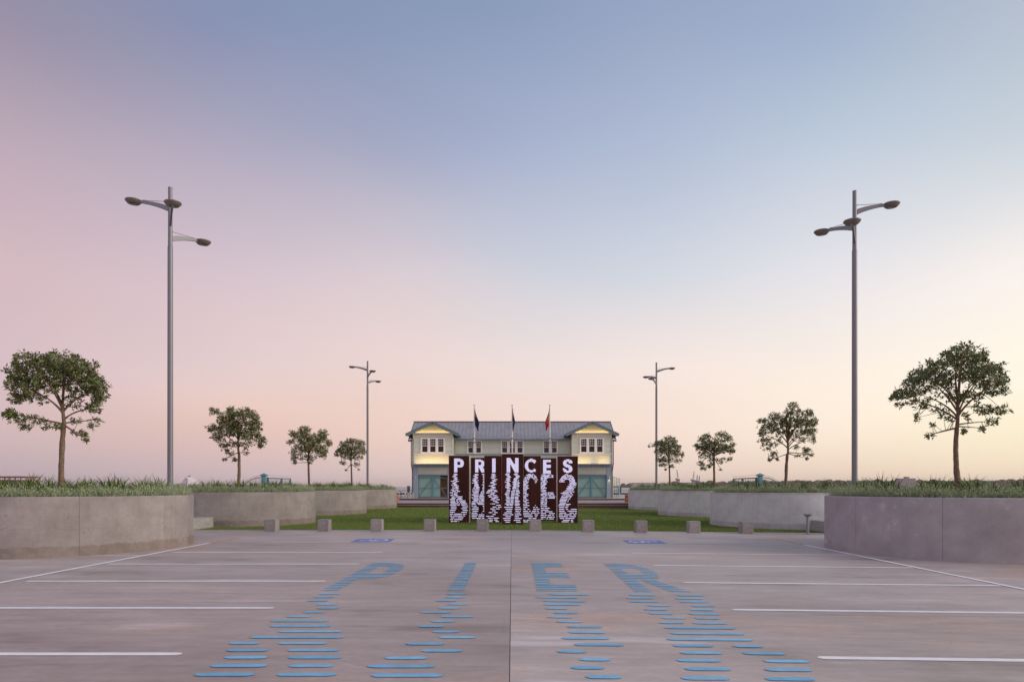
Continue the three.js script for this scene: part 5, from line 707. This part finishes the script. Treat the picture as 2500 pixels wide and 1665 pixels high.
// ---------------------------------------------------------------- the bay and what lies beyond it
{
  const S = 512, a = fbm(S, S, 10, 34, 4, 1401), b = fbm(S, S, 24, 80, 3, 1411), bump = tex(S, S, (i) => { const v = 128 + a[i] * 60 + b[i] * 40; return [v, v, v]; }, false);
  const m = new THREE.MeshStandardMaterial({ color: rgb(0.12, 0.13, 0.16), roughness: 0.28, bumpMap: bump, bumpScale: 0.35 });
  const g = new THREE.PlaneGeometry(18000, 8000, 1, 1); g.rotateX(-Math.PI / 2); g.translate(0, -2.0, -99 - 4000); planarUV(g, (x, y, z) => [x / 40, z / 40]);
  struct('sea', g, m, 'calm grey lilac water of the bay');
  const land = std(rgb(0.2, 0.17, 0.13), 1), r = rng(1501);  // shore colour lightened, with distance haze put into it
  // low shore on the right
  const sh = new THREE.Shape(); sh.moveTo(300, -3); let x = 300; while (x < 2600) { sh.lineTo(x, 3 + smooth(300, 900, x) * 8 + r() * 2); x += 40 + r() * 30; } sh.lineTo(2600, -3); sh.closePath();
  const lg = new THREE.ExtrudeGeometry(sh, { depth: 120, bevelEnabled: false }); lg.translate(0, 0, -2100); struct('far_shore', lg, land, 'low dark far shore on the right horizon');
  const ico = []; for (let k = 0; k < 3; k++) { const g2 = new THREE.IcosahedronGeometry(1, 1), p = g2.attributes.position, rr = rng(1520 + k), mm = new Map(); for (let i = 0; i < p.count; i++) { const key = [p.getX(i).toFixed(3), p.getY(i).toFixed(3), p.getZ(i).toFixed(3)].join(); if (!mm.has(key)) mm.set(key, 0.7 + rr() * 0.5); const f = mm.get(key); p.setXYZ(i, p.getX(i) * f, p.getY(i) * f, p.getZ(i) * f); } g2.computeVertexNormals(); ico.push(g2); }
  const N = 1500, im = new THREE.InstancedMesh(ico[0], std(rgb(0.17, 0.15, 0.11), 1), N), M = new THREE.Matrix4(), Q = new THREE.Quaternion();  // tree colour lightened as well, distance haze painted in
  for (let i = 0; i < N; i++) { const xx = 330 + Math.pow(r(), 0.8) * 2200, s = (3 + r() * 5) * (r() < 0.08 ? 1.5 : 1); Q.setFromAxisAngle(V(0, 1, 0), r() * 6.28); M.compose(V(xx, 3 + smooth(300, 900, xx) * 8 + s * 0.3, -1985 - r() * 90), Q, V(s * 1.3, s * (0.7 + r() * 0.5), s)); im.setMatrixAt(i, M); }
  im.name = 'far_woodland'; im.userData = { kind: 'stuff', label: 'line of far trees along the right shore, haze put into their colour' }; scene.add(im);
  // sheds, silo and blocks on the far shore; Z is their distance
  const far = (px, Z) => (px - 1250) / F * Z, up = (py, Z) => EYE + (HORIZON - py) / F * Z, Z = 1900;
  const shed = (px0, px1, py, label, c) => { const t = thing('port_shed', label, 'building', 'sheds on the far shore', [far((px0 + px1) / 2, Z), 0, -Z]); const w = far(px1, Z) - far(px0, Z), h = up(py, Z), m2 = std(c, 0.8); part(t, 'wall', box(-w / 2, w / 2, 0, h, -15, 15), m2); part(t, 'roof', box(-w / 2 - 0.6, w / 2 + 0.6, h, h + 1.2, -16, 16), std(s3(190, 182, 182), 0.7)); for (let k = 1; k < 6; k++) part(t, 'door', box(-w / 2 + k * w / 6 - 1.5, -w / 2 + k * w / 6 + 1.5, 0, h * 0.5, 15, 15.2), std(s3(140, 132, 136), 0.7)); };
  shed(1544, 1602, 1180, 'long pale shed on the far shore right of the building', s3(196, 186, 184)); shed(1610, 1634, 1181, 'short pale shed on the far shore beside the lamp post', s3(186, 178, 178)); shed(1677, 1695, 1179, 'pale rounded store on the far shore below a crane', s3(180, 186, 184));
  { const t = thing('far_block', 'grey apartment block on the far right shore', 'building', null, [far(2212, Z), 0, -Z]); const w = far(2230, Z) - far(2192, Z); part(t, 'wall', box(-w / 2, w / 2, 0, up(1168, Z), -12, 12), std(s3(176, 164, 164), 0.8)); part(t, 'lift_tower', box(-2, 7, up(1168, Z), up(1164, Z), -6, 6), std(s3(166, 154, 156), 0.8)); for (let a = 0; a < 6; a++) for (let b = 0; b < 4; b++) part(t, 'window', box(-w / 2 + 2.5 + a * (w - 4) / 6, -w / 2 + 5.5 + a * (w - 4) / 6, 10 + b * 4, 12 + b * 4, 12, 12.15), std(s3(110, 100, 108), 0.4)); }
  // harbour cranes with raised jibs
  const crane = (px, pyTop, lean, label) => { const h = up(pyTop, Z), t = thing('harbour_crane', label, 'crane', 'far harbour cranes', [far(px, Z), 0, -Z]), m2 = std(s3(132, 124, 132), 0.7), base = h * 0.35, bars = []; for (const a of [-1, 1]) for (const b of [-1, 1]) bars.push(beam(V(a * 5, 0, b * 5), V(a * 2.5, base, b * 2.5), 1.1, 1.1)); bars.push(box(-4, 4, base, base + 5, -4, 4)); part(t, 'portal', merge(bars), m2); const tip = V(lean * h, h, 0), j = [beam(V(1.5, base + 4, 0), tip, 1.0, 1.0), beam(V(-2.5, base + 4, 0), V(tip.x, tip.y, 0), 0.8, 0.8)]; for (let k = 1; k < 7; k++) { const u = k / 7, c = lerp(base + 4, h, u); j.push(beam(V(lerp(1.5, tip.x, u), c, 0), V(lerp(-2.5, tip.x, u + 0.1 > 1 ? 1 : u + 0.1), lerp(base + 4, h, Math.min(1, u + 0.1)), 0), 0.5, 0.5)); } part(t, 'jib', merge(j), m2); part(t, 'counterweight', box(-7, -3.5, base + 3, base + 7, -2, 2), m2); };
  crane(1656, 1146, -0.07, 'largest harbour crane, leftmost, between two trees on the right'); crane(1693, 1151, 0.06, 'thin harbour crane with slender jib, second from the left'); crane(1702, 1159, 0.04, 'harbour crane with short upright jib, third from the left'); crane(1707, 1161, 0.07, 'rightmost small harbour crane');
  // cruise ship seen end on
  { const Zs = 2600, t = thing('cruise_ship', 'distant white cruise ship far out on the left', 'ship', null, [far(461, Zs), -2, -Zs]), k = Zs / F, wm = std(s3(226, 220, 226), 0.6), dm = std(s3(120, 112, 130), 0.6);
    const hs = new THREE.Shape(); hs.moveTo(-13 * k, 9); hs.lineTo(10.5 * k, 10); hs.lineTo(9 * k, 0); hs.lineTo(-9 * k, 0); hs.closePath(); const hg = new THREE.ExtrudeGeometry(hs, { depth: 120, bevelEnabled: false }); hg.translate(0, 0, -60); part(t, 'hull', hg, wm);
    [[-10, 10, 0], [-7.5, 9.5, 1], [-5.5, 9, 2], [-4.5, 6.5, 3], [-3, 6, 4], [-2.2, 1.5, 5]].forEach(([a, b, l]) => { part(t, 'deck', box(a * k, b * k, 10 + l * 5, 14.2 + l * 5, -50 + l * 5, 50 - l * 5), wm); part(t, 'window_band', box((a + 0.4) * k, (b - 0.4) * k, 11.3 + l * 5, 13 + l * 5, 50 - l * 5, 50.4 - l * 5), dm); });
    part(t, 'funnel', merge([box(-1.4 * k, 1.2 * k, 39, 44, -8, 8), bar(V(0, 40, 0), V(-0.5 * k, 49, 0), 0.8, 6)]), dm); part(t, 'bow_stripe', box(-12 * k, -8 * k, 6, 8.5, 60, 60.5), std(s3(190, 120, 130), 0.6)); }
  // kiosk with a red roof at the far left
  { const Zk = 110, t = thing('red_roofed_shelter', 'far shelter with a red flat roof at the left edge', 'shelter', null, [far(20, Zk), 0, -Zk]), rm = std(s3(158, 84, 78), 0.7), cm = std(s3(214, 200, 180), 0.8), pm = std(s3(128, 112, 112), 0.6);
    part(t, 'roof', box(-4.5, 2.88, 3.02, 3.26, -3, 0.3), rm); part(t, 'wall', box(-4.4, 2.7, 0, 2.62, -2.8, -2.6), cm); for (let k = 0; k < 9; k++) part(t, 'post', box(-4.2 + k * 0.87, -4.1 + k * 0.87, 0, 3.02, 0, 0.1), pm); part(t, 'rail', box(-4.4, 2.8, 2.6, 2.68, 0.02, 0.08), pm); }
}

scene.fog = new THREE.FogExp2(new THREE.Color().setRGB(0.86, 0.72, 0.66), 0.00006);

// ---------------------------------------------------------------- shadows on, render
scene.traverse((o) => { if (o.isMesh) { o.castShadow = true; o.receiveShadow = true; } });
renderer.render(scene, camera);
